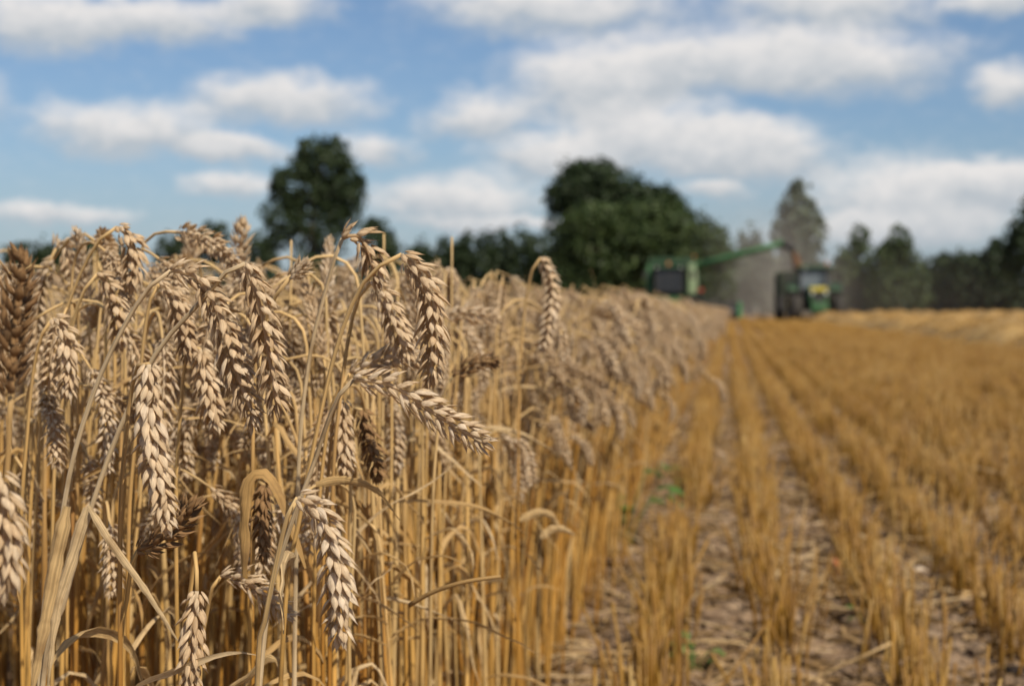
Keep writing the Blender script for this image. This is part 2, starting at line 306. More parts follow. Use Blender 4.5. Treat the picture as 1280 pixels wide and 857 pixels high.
# ---------------------------------------------------------------- ground: one sheet out to the horizon
rng = np.random.default_rng(7)
def ground_z(x, y):
    near = np.exp(-((y - 2) / 9.0) ** 2)
    z = .010 * np.sin(x * 31 + 1.3 * np.sin(y * 5.1)) * near * (np.abs(x) < 3)
    z += near * (.010 * np.sin(x * 13.7 + y * 17.3) * np.sin(y * 9.1 - x * 5.7) + .006 * np.sin(x * 47 + 2) * np.sin(y * 53 + x * 11))
    return z
def axis(lo, hi, fine_lo, fine_hi, step):
    f = list(np.arange(fine_lo, fine_hi, step)); a = fine_lo; s = step; left = []
    while a > lo: s *= 1.25; a -= s; left.append(a)
    b = fine_hi; s = step; right = [b]
    while b < hi: s *= 1.25; b += s; right.append(b)
    return np.array(left[::-1] + f + right)
gx = axis(-900, 900, -1.1, 1.3, .022); gy = axis(-60, 1600, 1.6, 5.5, .024)
GX, GY = np.meshgrid(gx, gy)
GZ = ground_z(GX, GY); inner = (np.abs(GX) < 2) & (GY < 7) & (GY > 1)
GZ = GZ + inner * rng.normal(0, .0035, GZ.shape)
g = MB(); nx, ny = len(gx), len(gy)
g.add(np.stack([GX.ravel(), GY.ravel(), GZ.ravel()], 1), [(j * nx + i, j * nx + i + 1, (j + 1) * nx + i + 1, (j + 1) * nx + i) for j in range(ny - 1) for i in range(nx - 1)])
M_FIELD = noise_mat('field_soil', [(.085, .05, .025), (.16, .098, .05), (.25, .16, .085), (.38, .275, .16)], 11, .95, 12, .8, .02)
go = g.build('ground', M_FIELD); tag(go, kind='structure')

# ---------------------------------------------------------------- instancing of uncountable masses
def scatter(name, protos, pts, rots, scl, idx):
    """one object whose points carry copies of the given meshes"""
    c = bpy.data.collections.new(name + '_kinds')
    for k, me in enumerate(protos):
        c.objects.link(bpy.data.objects.new('%s_kind_%02d' % (name, k), me))
    me = bpy.data.meshes.new(name); me.from_pydata([tuple(p) for p in pts], [], [])
    me.attributes.new('rot', 'FLOAT_VECTOR', 'POINT').data.foreach_set('vector', np.asarray(rots, np.float32).ravel())
    me.attributes.new('scl', 'FLOAT_VECTOR', 'POINT').data.foreach_set('vector', np.asarray(scl, np.float32).ravel())
    me.attributes.new('idx', 'INT', 'POINT').data.foreach_set('value', np.asarray(idx, np.int32))
    o = bpy.data.objects.new(name, me); COL.objects.link(o)
    t = bpy.data.node_groups.new(name, 'GeometryNodeTree')
    t.interface.new_socket('Geometry', in_out='INPUT', socket_type='NodeSocketGeometry'); t.interface.new_socket('Geometry', in_out='OUTPUT', socket_type='NodeSocketGeometry')
    N, L = t.nodes, t.links
    gi = N.new('NodeGroupInput'); go_ = N.new('NodeGroupOutput'); ip = N.new('GeometryNodeInstanceOnPoints'); ci = N.new('GeometryNodeCollectionInfo')
    ci.inputs['Collection'].default_value = c; ci.inputs['Separate Children'].default_value = True; ci.inputs['Reset Children'].default_value = True
    def attr(nm, ty):
        a = N.new('GeometryNodeInputNamedAttribute'); a.data_type = ty; a.inputs['Name'].default_value = nm; return a.outputs[0]
    er = N.new('FunctionNodeEulerToRotation'); L.new(attr('rot', 'FLOAT_VECTOR'), er.inputs[0])
    L.new(gi.outputs[0], ip.inputs['Points']); L.new(ci.outputs[0], ip.inputs['Instance']); ip.inputs['Pick Instance'].default_value = True
    L.new(attr('idx', 'INT'), ip.inputs['Instance Index']); L.new(er.outputs[0], ip.inputs['Rotation']); L.new(attr('scl', 'FLOAT_VECTOR'), ip.inputs['Scale'])
    L.new(ip.outputs[0], go_.inputs[0])
    o.modifiers.new('scatter', 'NODES').node_group = t
    return o

# ---------------------------------------------------------------- wheat
def lemma_unit(rings, sides):
    """one pointed boat-shaped bract along +Z, length 1, width 1, convex to +Y"""
    v = []; uv = []
    for i in range(rings):
        s = i / (rings - 1)
        w = float(np.interp(s, [0, .12, .30, .48, .62, .74, .84, 1], [.30, .74, .98, 1.0, .82, .48, .17, .02]))
        bow = .13 * math.sin(math.pi * s) + .15 * s ** 4
        for j in range(sides):
            a = 2 * math.pi * j / sides
            x = math.cos(a) * .5 * w; y = math.sin(a); y = y * (.20 if y > 0 else .07) * w + (.14 * w * abs(math.sin(a)) ** 8 if y > 0 else 0)
            v.append((x, y + bow, s)); uv.append((.02 + .96 * (.5 + .5 * math.cos(a) * .98), s))
    f = [(i * sides + j, i * sides + (j + 1) % sides, (i + 1) * sides + (j + 1) % sides, (i + 1) * sides + j) for i in range(rings - 1) for j in range(sides)]
    f += [tuple(range(sides - 1, -1, -1)), tuple((rings - 1) * sides + j for j in range(sides))]
    return np.array(v), f, np.array(uv)
LEM = {2: lemma_unit(10, 10), 1: lemma_unit(7, 6), 0: lemma_unit(4, 4)}
def ear(mb, curve, b0, rg, lod=1, size=1.0, mi=0, open_=1.0):
    """two-ranked wheat ear along the curve: each spikelet is two glumes and three to four lemmas"""
    LV, LF, LU = LEM[lod]
    seg = np.linalg.norm(np.diff(curve, axis=0), axis=1).sum()
    n = max(9, int(round(seg / (.0037 * size)))); c = smooth_curve(curve[::max(1, len(curve) // 12)] if len(curve) > 14 else curve, n)
    t, b, nn = frames(c, b0)
    def lem(p, d, face, ln, w):
        d = norm(d); y = norm(face - d * face.dot(d)); x = np.cross(y, d)
        sk = rg.normal(0, .13); cl = rg.normal(.0, .10); z_ = LV[:, 2:3]
        v = p + (LV[:, 0:1] * w * (1 + rg.normal(0, .12) * np.sign(LV[:, 0:1])) + sk * z_ * z_ * w * 2) * x + (LV[:, 1:2] * w + cl * z_ * z_ * w * 2) * y + (z_ * ln) * d
        mb.add(v, LF, LU * [.98, 1] + [int(rg.integers(0, 4000)), 0], mi)
    tube(mb, c, .0011 * size, 5, mi, 7.0)
    for k in range(n):
        s = k / (n - 1); sg = 1 if k % 2 else -1
        z = size * (.62 + .55 * math.sin(math.pi * min(1, .12 + s * .80)) ** .7) * rg.uniform(.93, 1.07) * (.92 if s > .9 else 1)
        T, B, Nn = t[k], b[k], nn[k] * sg
        o = c[k] + Nn * .0014 * z
        jit = lambda a: rg.normal(0, a)
        for q in (-1, 1):
            # glumes: short, outermost, on the flanks
            lem(o + B * q * .0024 * z, T * .88 + B * q * (.50 + jit(.11)) * open_ + Nn * (.34 + jit(.09)), norm(B * q * .8 + Nn * .6 + T * jit(.2)), .0082 * z * rg.uniform(.8, 1.2), .0034 * z * rg.uniform(.8, 1.1))
            # lateral lemmas
            lem(o + T * .0016 * z + B * q * .0014 * z + Nn * .0012 * z, T * .90 + B * q * (.31 + jit(.10)) * open_ + Nn * (.54 + jit(.11)) * open_, norm(B * (q * .45 + jit(.2)) + Nn), .0098 * z * rg.uniform(.8, 1.2), .0033 * z * rg.uniform(.85, 1.1))
        if rg.random() < .8: lem(o + T * .0050 * z + Nn * .0016 * z, T * .92 + Nn * (.20 + jit(.1)) + B * jit(.22), norm(Nn + B * jit(.5)), .0092 * z * rg.uniform(.8, 1.2), .0030 * z)
        if rg.random() < .06: continue
        lem(o + T * .0036 * z + Nn * .0022 * z, T * .92 + Nn * (.42 + jit(.06)) * open_ + B * jit(.09), norm(Nn + B * jit(.3)), .0090 * z * rg.uniform(.8, 1.2), .0031 * z)
    lem(c[-1], t[-1] + b[-1] * .12, nn[-1], .0095 * size, .004 * size); lem(c[-1], t[-1] - b[-1] * .12, -nn[-1], .0095 * size, .004 * size)
def stem_tube(mb, pts, rg, r0=.0021, r1=.0011, sides=6, mi=0, node=None):
    """straw with a swollen joint and a thicker leaf sheath below it"""
    n = len(pts); s = np.linspace(0, 1, n)
    node = rg.uniform(.42, .58) if node is None else node
    r = r0 + (r1 - r0) * s; r = np.where(s < node, r * 1.18, r); r = r * (1 + .35 * np.exp(-((s - node) / .012) ** 2))
    tube(mb, pts, r, sides, mi, float(rg.integers(0, 3000)))
def dry_leaf(mb, p0, d0, rg, ln=.14, w=.008, mi=0, droop=1.0, n=12):
    """withered blade: rises, folds over and twists as it hangs"""
    d = np.array(d0, float); p = np.array(p0, float); pts = [p.copy()]; st = ln / (n - 1)
    kink = rg.uniform(.1, .7); side = rg.normal(0, .35, 2); hard = rg.random() < .5; soft = rg.uniform(.05, .35)
    for k in range(n - 1):
        s = k / (n - 1)
        d = norm(d + np.array([side[0] * .2, side[1] * .2, -droop * ((.9 if abs(s - kink) < .1 else .08) if hard else soft)]) + rg.normal(0, .11, 3))
        p = p + d * st; pts.append(p.copy())
    s = np.linspace(0, 1, n); wd = w * np.minimum(1, .45 + 3 * s) * (1 - s ** 2.2 * .93)
    ribbon(mb, smooth_curve(pts, n), wd, np.cross(d0, [0, 0, 1]) + rg.normal(0, .3, 3), mi, float(rg.integers(0, 3000)), rg.normal(0, 2.2), rg.uniform(.2, .9))
def plant_curves(rg, top, nod, lean, earlen, arch):
    """stem and ear centre lines in the local XZ plane; top is the highest z"""
    n = 57; L = top * 1.02; st = L / (n - 1); p = np.zeros(3); pts = [p.copy()]; th = lean * .3; az = 0
    for k in range(n - 1):
        s = (k + 1) / (n - 1); x = max(0, (s * L - (L - arch)) / arch)
        th = lean * (.3 + .7 * s) + nod * .72 * x * x * (3 - 2 * x); az += rg.normal(0, .02)
        p = p + st * np.array([math.sin(th) * math.cos(az), math.sin(th) * math.sin(az), math.cos(th)]); pts.append(p.copy())
    ept = [p.copy()]; m = 12; es = earlen / (m - 1)
    for k in range(m - 1):
        x = k / (m - 1); tt = th + nod * .28 * min(1, x * 1.6)
        p = p + es * np.array([math.sin(tt) * math.cos(az), math.sin(tt) * math.sin(az), math.cos(tt)]); ept.append(p.copy())
    pts, ept = np.array(pts), np.array(ept)
    k = top / max(pts[:, 2].max(), ept[:, 2].max()); pts[:, 2] *= k; pts[:, :2] *= k
    ept = pts[-1] + (ept - ept[0]); return pts, ept
POST = []   # what each kind looks like, for the labels
def wheat_kind(k, lod):
    """meshes of stem, ear and leaf of kind k"""
    rg = np.random.default_rng(100 + k)
    nod = [R(165), R(145), R(174), R(22), R(120), R(162), R(100), R(170), R(150), R(178), R(8), R(155), R(172), R(135), R(168), R(30), R(176), R(158), R(140), R(164), R(110), R(170), R(150), R(175)][k]
    pts, ept = plant_curves(rg, .655, nod, R(rg.uniform(0, 7)), rg.uniform(.054, .086), rg.uniform(.05, .10))
    sm, em, lms = MB(), MB(), []
    stem_tube(sm, np.vstack([pts[:28:3], pts[28:]]) if lod else np.vstack([pts[:32:6], pts[32::3], pts[-1:]]), rg, rg.uniform(.0018, .0027), .0011, 6 if lod else 5)
    a = rg.uniform(0, math.pi); ear(em, ept, np.array([math.sin(a) * .6, math.cos(a), .2]), rg, lod, rg.uniform(.86, 1.10) if lod else rg.uniform(.98, 1.15))
    for q in range(int(rg.integers(1, 3))):
        i = int(rg.uniform(.45, .8) * len(pts)); az = rg.uniform(0, 6.28); lm = MB(); lms.append(lm)
        dry_leaf(lm, pts[i], norm(np.array([math.cos(az) * .7, math.sin(az) * .7, .8])), rg, rg.uniform(.07, .19), rg.uniform(.0035, .007))
    return sm, em, lms, nod
NK = 24
KIND = []
for k in range(NK):
    sm, em, lms, nod = wheat_kind(k, 1)
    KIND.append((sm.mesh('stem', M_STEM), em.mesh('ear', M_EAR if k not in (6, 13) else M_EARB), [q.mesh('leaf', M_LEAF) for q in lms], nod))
MASS = []
for k in range(NK):
    sm, em, lms, nod = wheat_kind(k, 0); a = MB()
    for j, q in [(0, sm), (1, em)] + [(2, q) for q in lms]:
        a.add(np.concatenate(q.v), q.f, np.concatenate(q.uv), j)
    MASS.append(a.mesh('wheat_kind', [M_STEM, M_EAR if k not in (6, 13) else M_EARB, M_LEAF]))

# the stalks in and near the plane of focus, each shaped after the photograph
# (label, depth, ear pixels, stem pixels from the ear downwards, extra: material, size, face roll)
HERO = [
 ('wheat stalk with pale ear hanging straight down, sharpest and brightest of the front ears', .80, [(186, 455), (186, 510), (192, 570), (207, 646)], [(180, 448), (168, 470), (158, 540), (150, 700)], dict(size=1.18, roll=.2)),
 ('wheat stalk arching right, its long ear curving down beside the sharpest hanging ear', .84, [(214, 338), (248, 348), (276, 400), (298, 470), (316, 518)], [(200, 344), (165, 390), (125, 470), (92, 570), (72, 680), (52, 800)], dict(size=1.1, roll=.9, r0=.0024)),
 ('wheat stalk with slanting pale straw and long ear hanging beside the curved one', .83, [(306, 330), (322, 372), (334, 430), (346, 505)], [(296, 326), (250, 378), (196, 440), (150, 535), (112, 640), (78, 760), (55, 840)], dict(size=1.05, roll=1.3, r0=.0024)),
 ('wheat stalk with big out of focus brown ear standing upright at the photo edge', .64, [(14, 492), (16, 430), (22, 370), (26, 330)], [(13, 500), (8, 600), (-5, 760)], dict(size=.98, roll=.9, brown=1)),
 ('wheat stalk with greyish ear cut by the photo edge below the big brown ear', .64, [(-2, 590), (6, 640), (8, 690), (4, 730)], [(-10, 585), (-28, 620), (-40, 760)], dict(size=1.1, roll=.5)),
 ('wheat stalk with short grey ear hanging behind the curved ears', .98, [(250, 436), (256, 470), (262, 500), (268, 525)], [(246, 428), (232, 450), (224, 540), (220, 660)], dict(size=1.15, roll=.3)),
 ('wheat stalk with dark slanting straw and ear hanging at the right of the front group', .88, [(502, 318), (526, 346), (540, 395), (540, 468)], [(490, 322), (455, 352), (425, 420), (400, 520), (376, 640), (355, 780)], dict(size=1.1, roll=.9)),
 ('wheat stalk with ear pointing right and slightly down at middle height', .84, [(442, 474), (490, 482), (545, 518), (602, 552)], [(432, 480), (412, 520), (392, 580), (356, 680), (330, 800)], dict(size=1.05, roll=1.4, pale=1)),
 ('wheat stalk whose lowest sharp ear bends over and hangs with dark tip', .78, [(372, 622), (398, 640), (418, 700), (424, 790)], [(364, 630), (348, 690), (330, 780), (322, 840)], dict(size=1.16, roll=.35)),
 ('wheat stalk with ear hanging just left of the rightmost sharp ear', .98, [(464, 352), (482, 374), (496, 410), (506, 440)], [(456, 356), (440, 400), (425, 500), (415, 640)], dict(size=1.1, roll=1.0)),
 ('wheat stalk with short ear folded over at its top, above the front group', .96, [(428, 298), (446, 294), (460, 312), (468, 345)], [(424, 304), (405, 370), (385, 460), (372, 620)], dict(size=1.15, roll=.7, pale=1)),
 ('wheat stalk with pale ear hanging low near the bottom of the photo', .84, [(246, 738), (242, 780), (238, 852)], [(247, 730), (243, 690), (238, 740), (225, 850)], dict(size=1.1, roll=.15)),
 ('wheat stalk with small ear bending right, low behind the lowest sharp ear', .96, [(276, 720), (300, 722), (330, 742), (356, 766)], [(268, 726), (258, 770), (250, 850)], dict(size=1.0, roll=1.0)),
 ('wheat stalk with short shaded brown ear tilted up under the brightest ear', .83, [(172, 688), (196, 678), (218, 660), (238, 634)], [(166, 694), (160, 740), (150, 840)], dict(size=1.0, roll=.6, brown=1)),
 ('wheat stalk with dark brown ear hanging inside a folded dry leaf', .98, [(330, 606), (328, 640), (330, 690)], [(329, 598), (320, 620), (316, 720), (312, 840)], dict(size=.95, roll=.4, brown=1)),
 ('wheat stalk with grey ear hanging under the ear that points right', 1.02, [(428, 500), (428, 540), (432, 585)], [(426, 492), (418, 510), (410, 600), (404, 720)], dict(size=1.05, roll=.3)),
 ('wheat stalk with brown blurred ear between the grey ear and straw wall', 1.06, [(452, 512), (462, 548), (472, 590)], [(448, 504), (440, 530), (438, 640), (436, 780)], dict(size=1.0, roll=.8, brown=1)),
 ('wheat stalk with slender ear hanging alone above the crop, next to the big round tree', 1.55, [(676, 322), (688, 350), (688, 390), (680, 432)], [(668, 330), (660, 360), (652, 430), (648, 560)], dict(size=1.15, roll=1.1)),
 ('wheat stalk with high arching straw and ear nodding above the left of the crop', 1.06, [(146, 284), (160, 296), (166, 322), (164, 352)], [(134, 288), (108, 326), (82, 390), (60, 470), (40, 600)], dict(size=1.15, roll=.6)),
 ('wheat stalk with blurred ear hanging behind the first arching straw', 1.06, [(122, 342), (136, 358), (146, 388), (150, 424)], [(112, 350), (92, 400), (78, 500), (66, 640)], dict(size=1.15, roll=.9)),
 ('wheat stalk with upright blunt ear standing against the shrubs on the skyline', 1.45, [(236, 352), (238, 330), (240, 312), (240, 294)], [(236, 360), (232, 440), (226, 600)], dict(size=1.25, roll=.4)),
 ('wheat stalk with upright pointed ear topping the skyline beside the dark tree', 1.35, [(300, 340), (301, 318), (302, 300), (303, 284)], [(300, 346), (304, 420), (306, 560)], dict(size=1.15, roll=.6)),
 ('wheat stalk with grey ear lying level above the ear that points right', 1.0, [(438, 466), (470, 452), (500, 446), (528, 450)], [(430, 474), (412, 520), (398, 640), (392, 800)], dict(size=1.0, roll=1.2)),
 ('wheat stalk with pale blurred ear lying level right of the hanging ears', 1.42, [(552, 396), (575, 392), (595, 393), (616, 396)], [(544, 402), (530, 450), (524, 560)], dict(size=1.05, roll=1.3)),
 ('wheat stalk with shaded brown ear pointing right above the straw wall', 1.2, [(566, 470), (585, 458), (600, 452), (614, 452)], [(560, 478), (548, 530), (540, 660)], dict(size=.95, roll=1.0, brown=1)),
 ('wheat stalk with pale blurred ear drooping at the skyline left of the arching straw', 1.3, [(70, 310), (80, 302), (88, 320), (90, 352)], [(64, 318), (50, 380), (40, 480), (34, 620)], dict(size=1.2, roll=.5)),
 ('wheat stalk with pale blurred ear hanging between the big brown ear and arching straw', 1.0, [(66, 398), (78, 410), (84, 440), (84, 482)], [(58, 404), (44, 450), (34, 540), (26, 700)], dict(size=1.15, roll=.3)),
 ('wheat stalk with reddish blurred ear hanging behind the curved ear', .98, [(200, 352), (216, 368), (228, 400), (234, 440)], [(192, 358), (180, 420), (170, 540), (160, 700)], dict(size=1.0, roll=.7)),
 ('wheat stalk with small tilted ear tip above a thin slanting straw', .98, [(362, 348), (372, 340), (380, 332)], [(352, 358), (336, 388), (322, 440), (316, 560)], dict(size=.7, roll=.7)),
]
hero_spots = []
def hero(label, d, epx, spx, ex):
    rg = np.random.default_rng(abs(hash(label)) % 1000 if False else sum(map(ord, label)))
    E = smooth_curve([P(x, y, d) for x, y in epx], 14)
    S = [P(epx[0][0], epx[0][1], d)] + [P(x, y, d + .012 * i) for i, (x, y) in enumerate(spx)]
    # carry the straw on to the soil
    last, prev = S[-1], S[-2]; dv = (last - prev); dv.z = min(dv.z, -.02)
    hd = Vector((dv.x, dv.y, 0)) / max(.02, -dv.z) * last.z * .35
    base = Vector((last.x + hd.x, last.y + hd.y + .04, 0)); base.z = float(ground_z(base.x, base.y)) - .004
    mid = (last + base) / 2 + Vector((hd.x * .12, 0, 0))
    C = smooth_curve([base, mid] + S[::-1], 44)
    root = empty('wheat_stalk', base, label, 'wheat', 'wheat stalks at the front of the crop')
    b = np.array(base); sm, em = MB(), MB()
    stem_tube(sm, C - b, rg, ex.get('r0', .0020), .0012, 8)
    view = np.array(camo.location) - E.mean(0); ax = E[-1] - E[0]
    side = norm(np.cross(ax, view)); face = norm(np.cross(side, ax)); r = ex.get('roll', .5)
    ear(em, E - b, side * math.cos(r) + face * math.sin(r), rg, 2, ex.get('size', 1))
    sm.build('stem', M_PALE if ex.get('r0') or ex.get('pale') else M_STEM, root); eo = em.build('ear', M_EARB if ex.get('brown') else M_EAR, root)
    if ex.get('brown'): eo['label'] = 'brown ear with shade in its colour'  # brown colour carries the shade on most of these ears
    for q in range(int(rg.integers(0, 3))):
        lm = MB(); i = int(rg.uniform(.45, .7) * len(C)); az = rg.uniform(0, 6.28)
        dry_leaf(lm, C[i] - b, norm(np.array([math.cos(az) * .5, math.sin(az) * .5, .9])), rg, rg.uniform(.08, .15), rg.uniform(.005, .008)); lm.build('leaf', M_LEAF, root)
    hero_spots.append((base.x, base.y)); return root, C, b
heroes = [hero(*h) for h in HERO]
def blade(root, b, pxs, d, w, label, twist=.6, cup=.3, face=None):
    lm = MB(); c = smooth_curve([P(x, y, d + dd) for x, y, dd in pxs], 22) - b; s = np.linspace(0, 1, 22)
    wd = w * np.minimum(1, .5 + 4 * s) * (1 - .8 * s ** 3)
    ax = c[-1] - c[0]; view = np.array(camo.location) - (c.mean(0) + b)
    ribbon(lm, c, wd, np.cross(ax, view), 0, 3.0, twist, cup); o = lm.build('leaf', M_LEAF, root); o['label'] = label
# dry blades that show in the photograph
blade(heroes[1][0], heroes[1][2], [(84, 632, 0), (72, 690, 0), (58, 770, 0), (38, 880, 0)], .74, .0072, 'broad pale blade hanging from the joint', .9, 1.0)
blade(heroes[2][0], heroes[2][2], [(108, 634, 0), (92, 690, 0), (72, 760, 0), (60, 860, 0)], .76, .0058, 'narrow pale blade beside the broad one', 1.1, .8)
blade(heroes[2][0], heroes[2][2], [(110, 632, 0), (140, 680, 0), (180, 735, 0), (222, 800, 0)], .80, .004, 'thin blade slanting down to the right', .4)
blade(heroes[14][0], heroes[14][2], [(306, 720, 0), (306, 640, 0), (310, 602, 0), (328, 590, 0), (346, 612, 0), (362, 650, 0), (382, 710, 0)], .95, .0085, 'broad dry leaf folded into an arch', .5, .3)
blade(heroes[17][0], heroes[17][2], [(650, 650, 0), (672, 640, 0), (690, 645, 0), (700, 664, 0)], 1.5, .008, 'pale curled leaf', .5)
blade(heroes[17][0], heroes[17][2], [(676, 672, 0), (690, 661, 0), (704, 661, 0), (718, 668, 0)], 1.5, .008, 'pale curled leaf', .5)
blade(heroes[7][0], heroes[7][2], [(395, 605, 0), (430, 600, 0), (470, 612, 0), (500, 650, 0)], .95, .006, 'withered leaf curling right', 1.5)
# a snapped straw lying across the stems
bs_ = MB(); c = smooth_curve([P(512, 756, 1.02), P(540, 740, 1.01), P(580, 727, 1.0), P(626, 720, 1.0)], 12)
o0 = c[0].copy(); stem_tube(bs_, c - o0, rng, .0014, .0011, 7, 0, .9)
tag(bs_.build('broken_straw', M_LEAF, None, True, Vector(o0)), 'snapped pale straw lying level across the upright wheat stems', 'straw')

for px, y0_, y1_, d_, lb in ((565, 296, 500, 1.5, 'thin headless straw sticking up right of the hanging ears'), (364, 300, 480, 1.35, 'short headless straw sticking up before the lone dark tree'), (480, 292, 480, 1.4, 'headless straw sticking up just left of the hanging ears')):
    a_, b_ = P(px, y0_, d_), P(px - 4, y1_, d_); f_ = Vector((b_.x - .03, b_.y + .02, 0)); mb = MB(); c = smooth_curve([f_ - f_, b_ - f_, a_ - f_], 20); tube(mb, c, np.linspace(.0019, .0009, 20), 7)
    tag(mb.build('headless_straw', M_STEM, None, True, f_), lb, 'straw', 'headless straws in the crop')
# drilled rows of standing wheat; the 300 that show largest are stalks of their own, the rest one mass
ROW0, ROWS = -0.31, 0.20
cand = []
def vis(x, y):
    px, py, d = pix((x, y, .6)); return -60 - 130 / max(d, .3) < px < 1340 and d > 0
def put(x, y, edge):
    cand.append((x, y, edge))
y0 = .5
rr = np.random.default_rng(11)
for r in range(0, 40):
    xr = ROW0 - r * ROWS
    ya = max(.55, abs(xr) * 1.75 - .4)
    for (a, b, dens) in ((ya, 2.3, 135 if r < 9 else 60), (2.3, 4.5, 80 if r < 9 else 50), (4.5, 12, 60 if r < 4 else 22), (12, 30, 26 if r < 6 else 8), (30, 87.5, 11 if r < 5 else 3)):
        a = max(a, ya)
        if b <= a: continue
        for k in range(int((b - a) * dens)):
            y = rr.uniform(a, b); x = xr + rr.normal(0, .028)
            px, py, d = pix((x, y, .6))
            if d < 1.14 or not -90 < px: continue
            if y < 1.7 and x > -.30 and d < 1.15: continue
            cand.append((x, y, r == 0))
cand = np.array(cand); print('wheat plants', len(cand))
dist = np.array([pix((x, y, .6))[2] for x, y, e in cand]); inframe = np.array([-20 < pix((x, y, .6))[0] < 1300 for x, y, e in cand])
order = np.argsort(np.where(inframe, dist, 1e9)); N_IND = 300 - len(HERO)
seen = []; ind = []
for i in order:
    if len(ind) >= N_IND: break
    ind.append(int(i))
indset = set(ind)
kinds_p = np.array([10, 9, 10, 3, 8, 10, 1, 10, 9, 10, 2, 9, 10, 1, 10, 3, 10, 9, 8, 10, 4, 10, 9, 10], float); kinds_p /= kinds_p.sum()
def pose(i):
    x, y, e = cand[i]; k = int(rr.choice(NK, p=kinds_p))
    rz = rr.normal(-.35, .8) if rr.random() < (.45 if y < 2 else .8) else rr.uniform(0, 2 * math.pi)      # many ears nod towards the cut edge
    sg = .15 if rr.random() < .12 and y > 1.6 else .07 if y > 1.4 else .04
    tilt = (rr.normal(0, sg), rr.normal(.025 if e and y > 2 else 0, sg))
    zs = rr.normal(.965, .05); zs = min(1.06, max(.70, zs - (.26 * rr.random() if rr.random() < (.6 if e else .35) else 0)))
    px, py, d = pix((x, y, .62)); sky = np.interp(px, [0, 200, 480, 560, 700, 800, 860, 900], [304, 304, 314, 334, 348, 362, 374, 386]) + rr.uniform(0, 24)
    if rr.random() < .04: sky -= 14
    zs = min(zs, (EYE.z + (386 - sky) / FPX * d + .01) / .655) if d < 40 else zs
    if d < 1.9 and px > 330 and tilt[1] > 0: tilt = (tilt[0], -tilt[1] * .5)
    if d < 1.9 and px > 330 and math.cos(rz) > 0: rz += math.pi * rr.uniform(.6, 1.4)
    return x, y, k, rz, tilt, zs
first = {}
def ind_label(k, x, y, d):
    nod = KIND[k][3]
    a = 'brown ear' if k in (6, 13) else 'pale ear'
    p = 'upright' if nod < R(40) else 'sideways' if nod < R(100) else 'nodding' if nod < R(145) else 'hanging down'
    w = 'at the cut edge' if x > ROW0 - .1 else 'in the row behind the cut edge' if x > ROW0 - .3 else 'inside the standing crop'
    return 'out of focus wheat stalk, %s %s, %s' % (a, p, w)
for i in ind:
    x, y, k, rz, tilt, zs = pose(i)
    root = empty('wheat_stalk', (x, y, float(ground_z(x, y)) - .003), ind_label(k, x, y, 0), 'wheat', 'wheat stalks at the front of the crop', 0)
    root.rotation_euler = (tilt[0], tilt[1], rz); root.scale = (1, 1, zs)
    for nm, me in [('stem', KIND[k][0]), ('ear', KIND[k][1])] + [('leaf', q) for q in KIND[k][2]]:
        c = bpy.data.objects.new(nm, me); COL.objects.link(c); c.parent = root
pp, ro, sc_, ix = [], [], [], []
for i in range(len(cand)):
    if i in indset: continue
    x, y, k, rz, tilt, zs = pose(i)
    w = 1 if y < 12 else 1.25 if y < 30 else 2.2
    pp.append((x, y, 0)); ro.append((tilt[0], tilt[1], rz)); sc_.append((w, w, zs)); ix.append(k)
wm = scatter('wheat', MASS, pp, ro, sc_, ix)
tag(wm, 'mass of ripe wheat standing in rows behind the front stalks', 'wheat crop', None, 'stuff')

# ---------------------------------------------------------------- stubble
def stubble_seg(seed, n, lod):
    rg = np.random.default_rng(seed); mb = MB()
    for k in range(n):
        y = rg.uniform(-.25, .25); x = rg.normal(0, .021) * (1 if rg.random() < .85 else 1.6); h = rg.uniform(.09, .19) if rg.random() < .8 else rg.uniform(.05, .12)
        tx, ty = rg.normal(0, .10, 2)
        if rg.random() < .10: tx, ty = rg.normal(0, .5, 2)
        p = np.array([[x, y, -.01], [x + tx * h * .5 + rg.normal(0, .002), y + ty * h * .5, h * .5], [x + tx * h, y + ty * h, h]])
        r = rg.uniform(.0013, .0025)
        tube(mb, p, [r * 1.15, r, r * .95], 6 if lod else 4, 0, float(rg.integers(0, 4000)))
        if rg.random() < .18:
            dry_leaf(mb, p[1], norm(np.array([rg.normal(), rg.normal(), 1.0])), rg, rg.uniform(.04, .09), rg.uniform(.003, .006), n=7)
    return mb
SEG = [stubble_seg(300 + k, 52, 1).mesh('stubble_kind', M_STUB) for k in range(8)]
pp, ro, sc_, ix = [], [], [], []
for r in range(1, 190):
    xr = ROW0 + r * ROWS; y = max(1.4, xr / .24 - 2)
    while y < 150:
        step = .36 if y < 14 else .5 if y < 30 else .9 if y < 60 else 1.8
        px, py, d = pix((xr, y, .05))
        if -50 < px < 1400 and not (y > 30 and r % 2) and not (y > 70 and r % 3):
            gap = rr.random()
            if gap > .08:
                w = 1 if y < 30 else 1.8 if y < 60 else 2.6
                pp.append((xr + rr.normal(0, .010), y + rr.uniform(-.05, .05), 0)); ro.append((0, 0, rr.normal(0, .05) + (math.pi if rr.random() < .5 else 0)))
                sc_.append((w, 1 if y < 30 else 1.6 if y < 60 else 3, rr.uniform(.82, 1.12))); ix.append(int(rr.integers(0, 8)))
        y += step
for k in range(2600):     # stubble behind the combine on its left
    x, y = rr.uniform(-30, 0), rr.uniform(94, 150); pp.append((x, y, 0)); ro.append((0, 0, 0)); sc_.append((4, 3, 1)); ix.append(int(rr.integers(0, 8)))
tag(scatter('stubble', SEG, pp, ro, sc_, ix), 'rows of short golden cut straw across the harvested field', 'stubble', None, 'stuff')

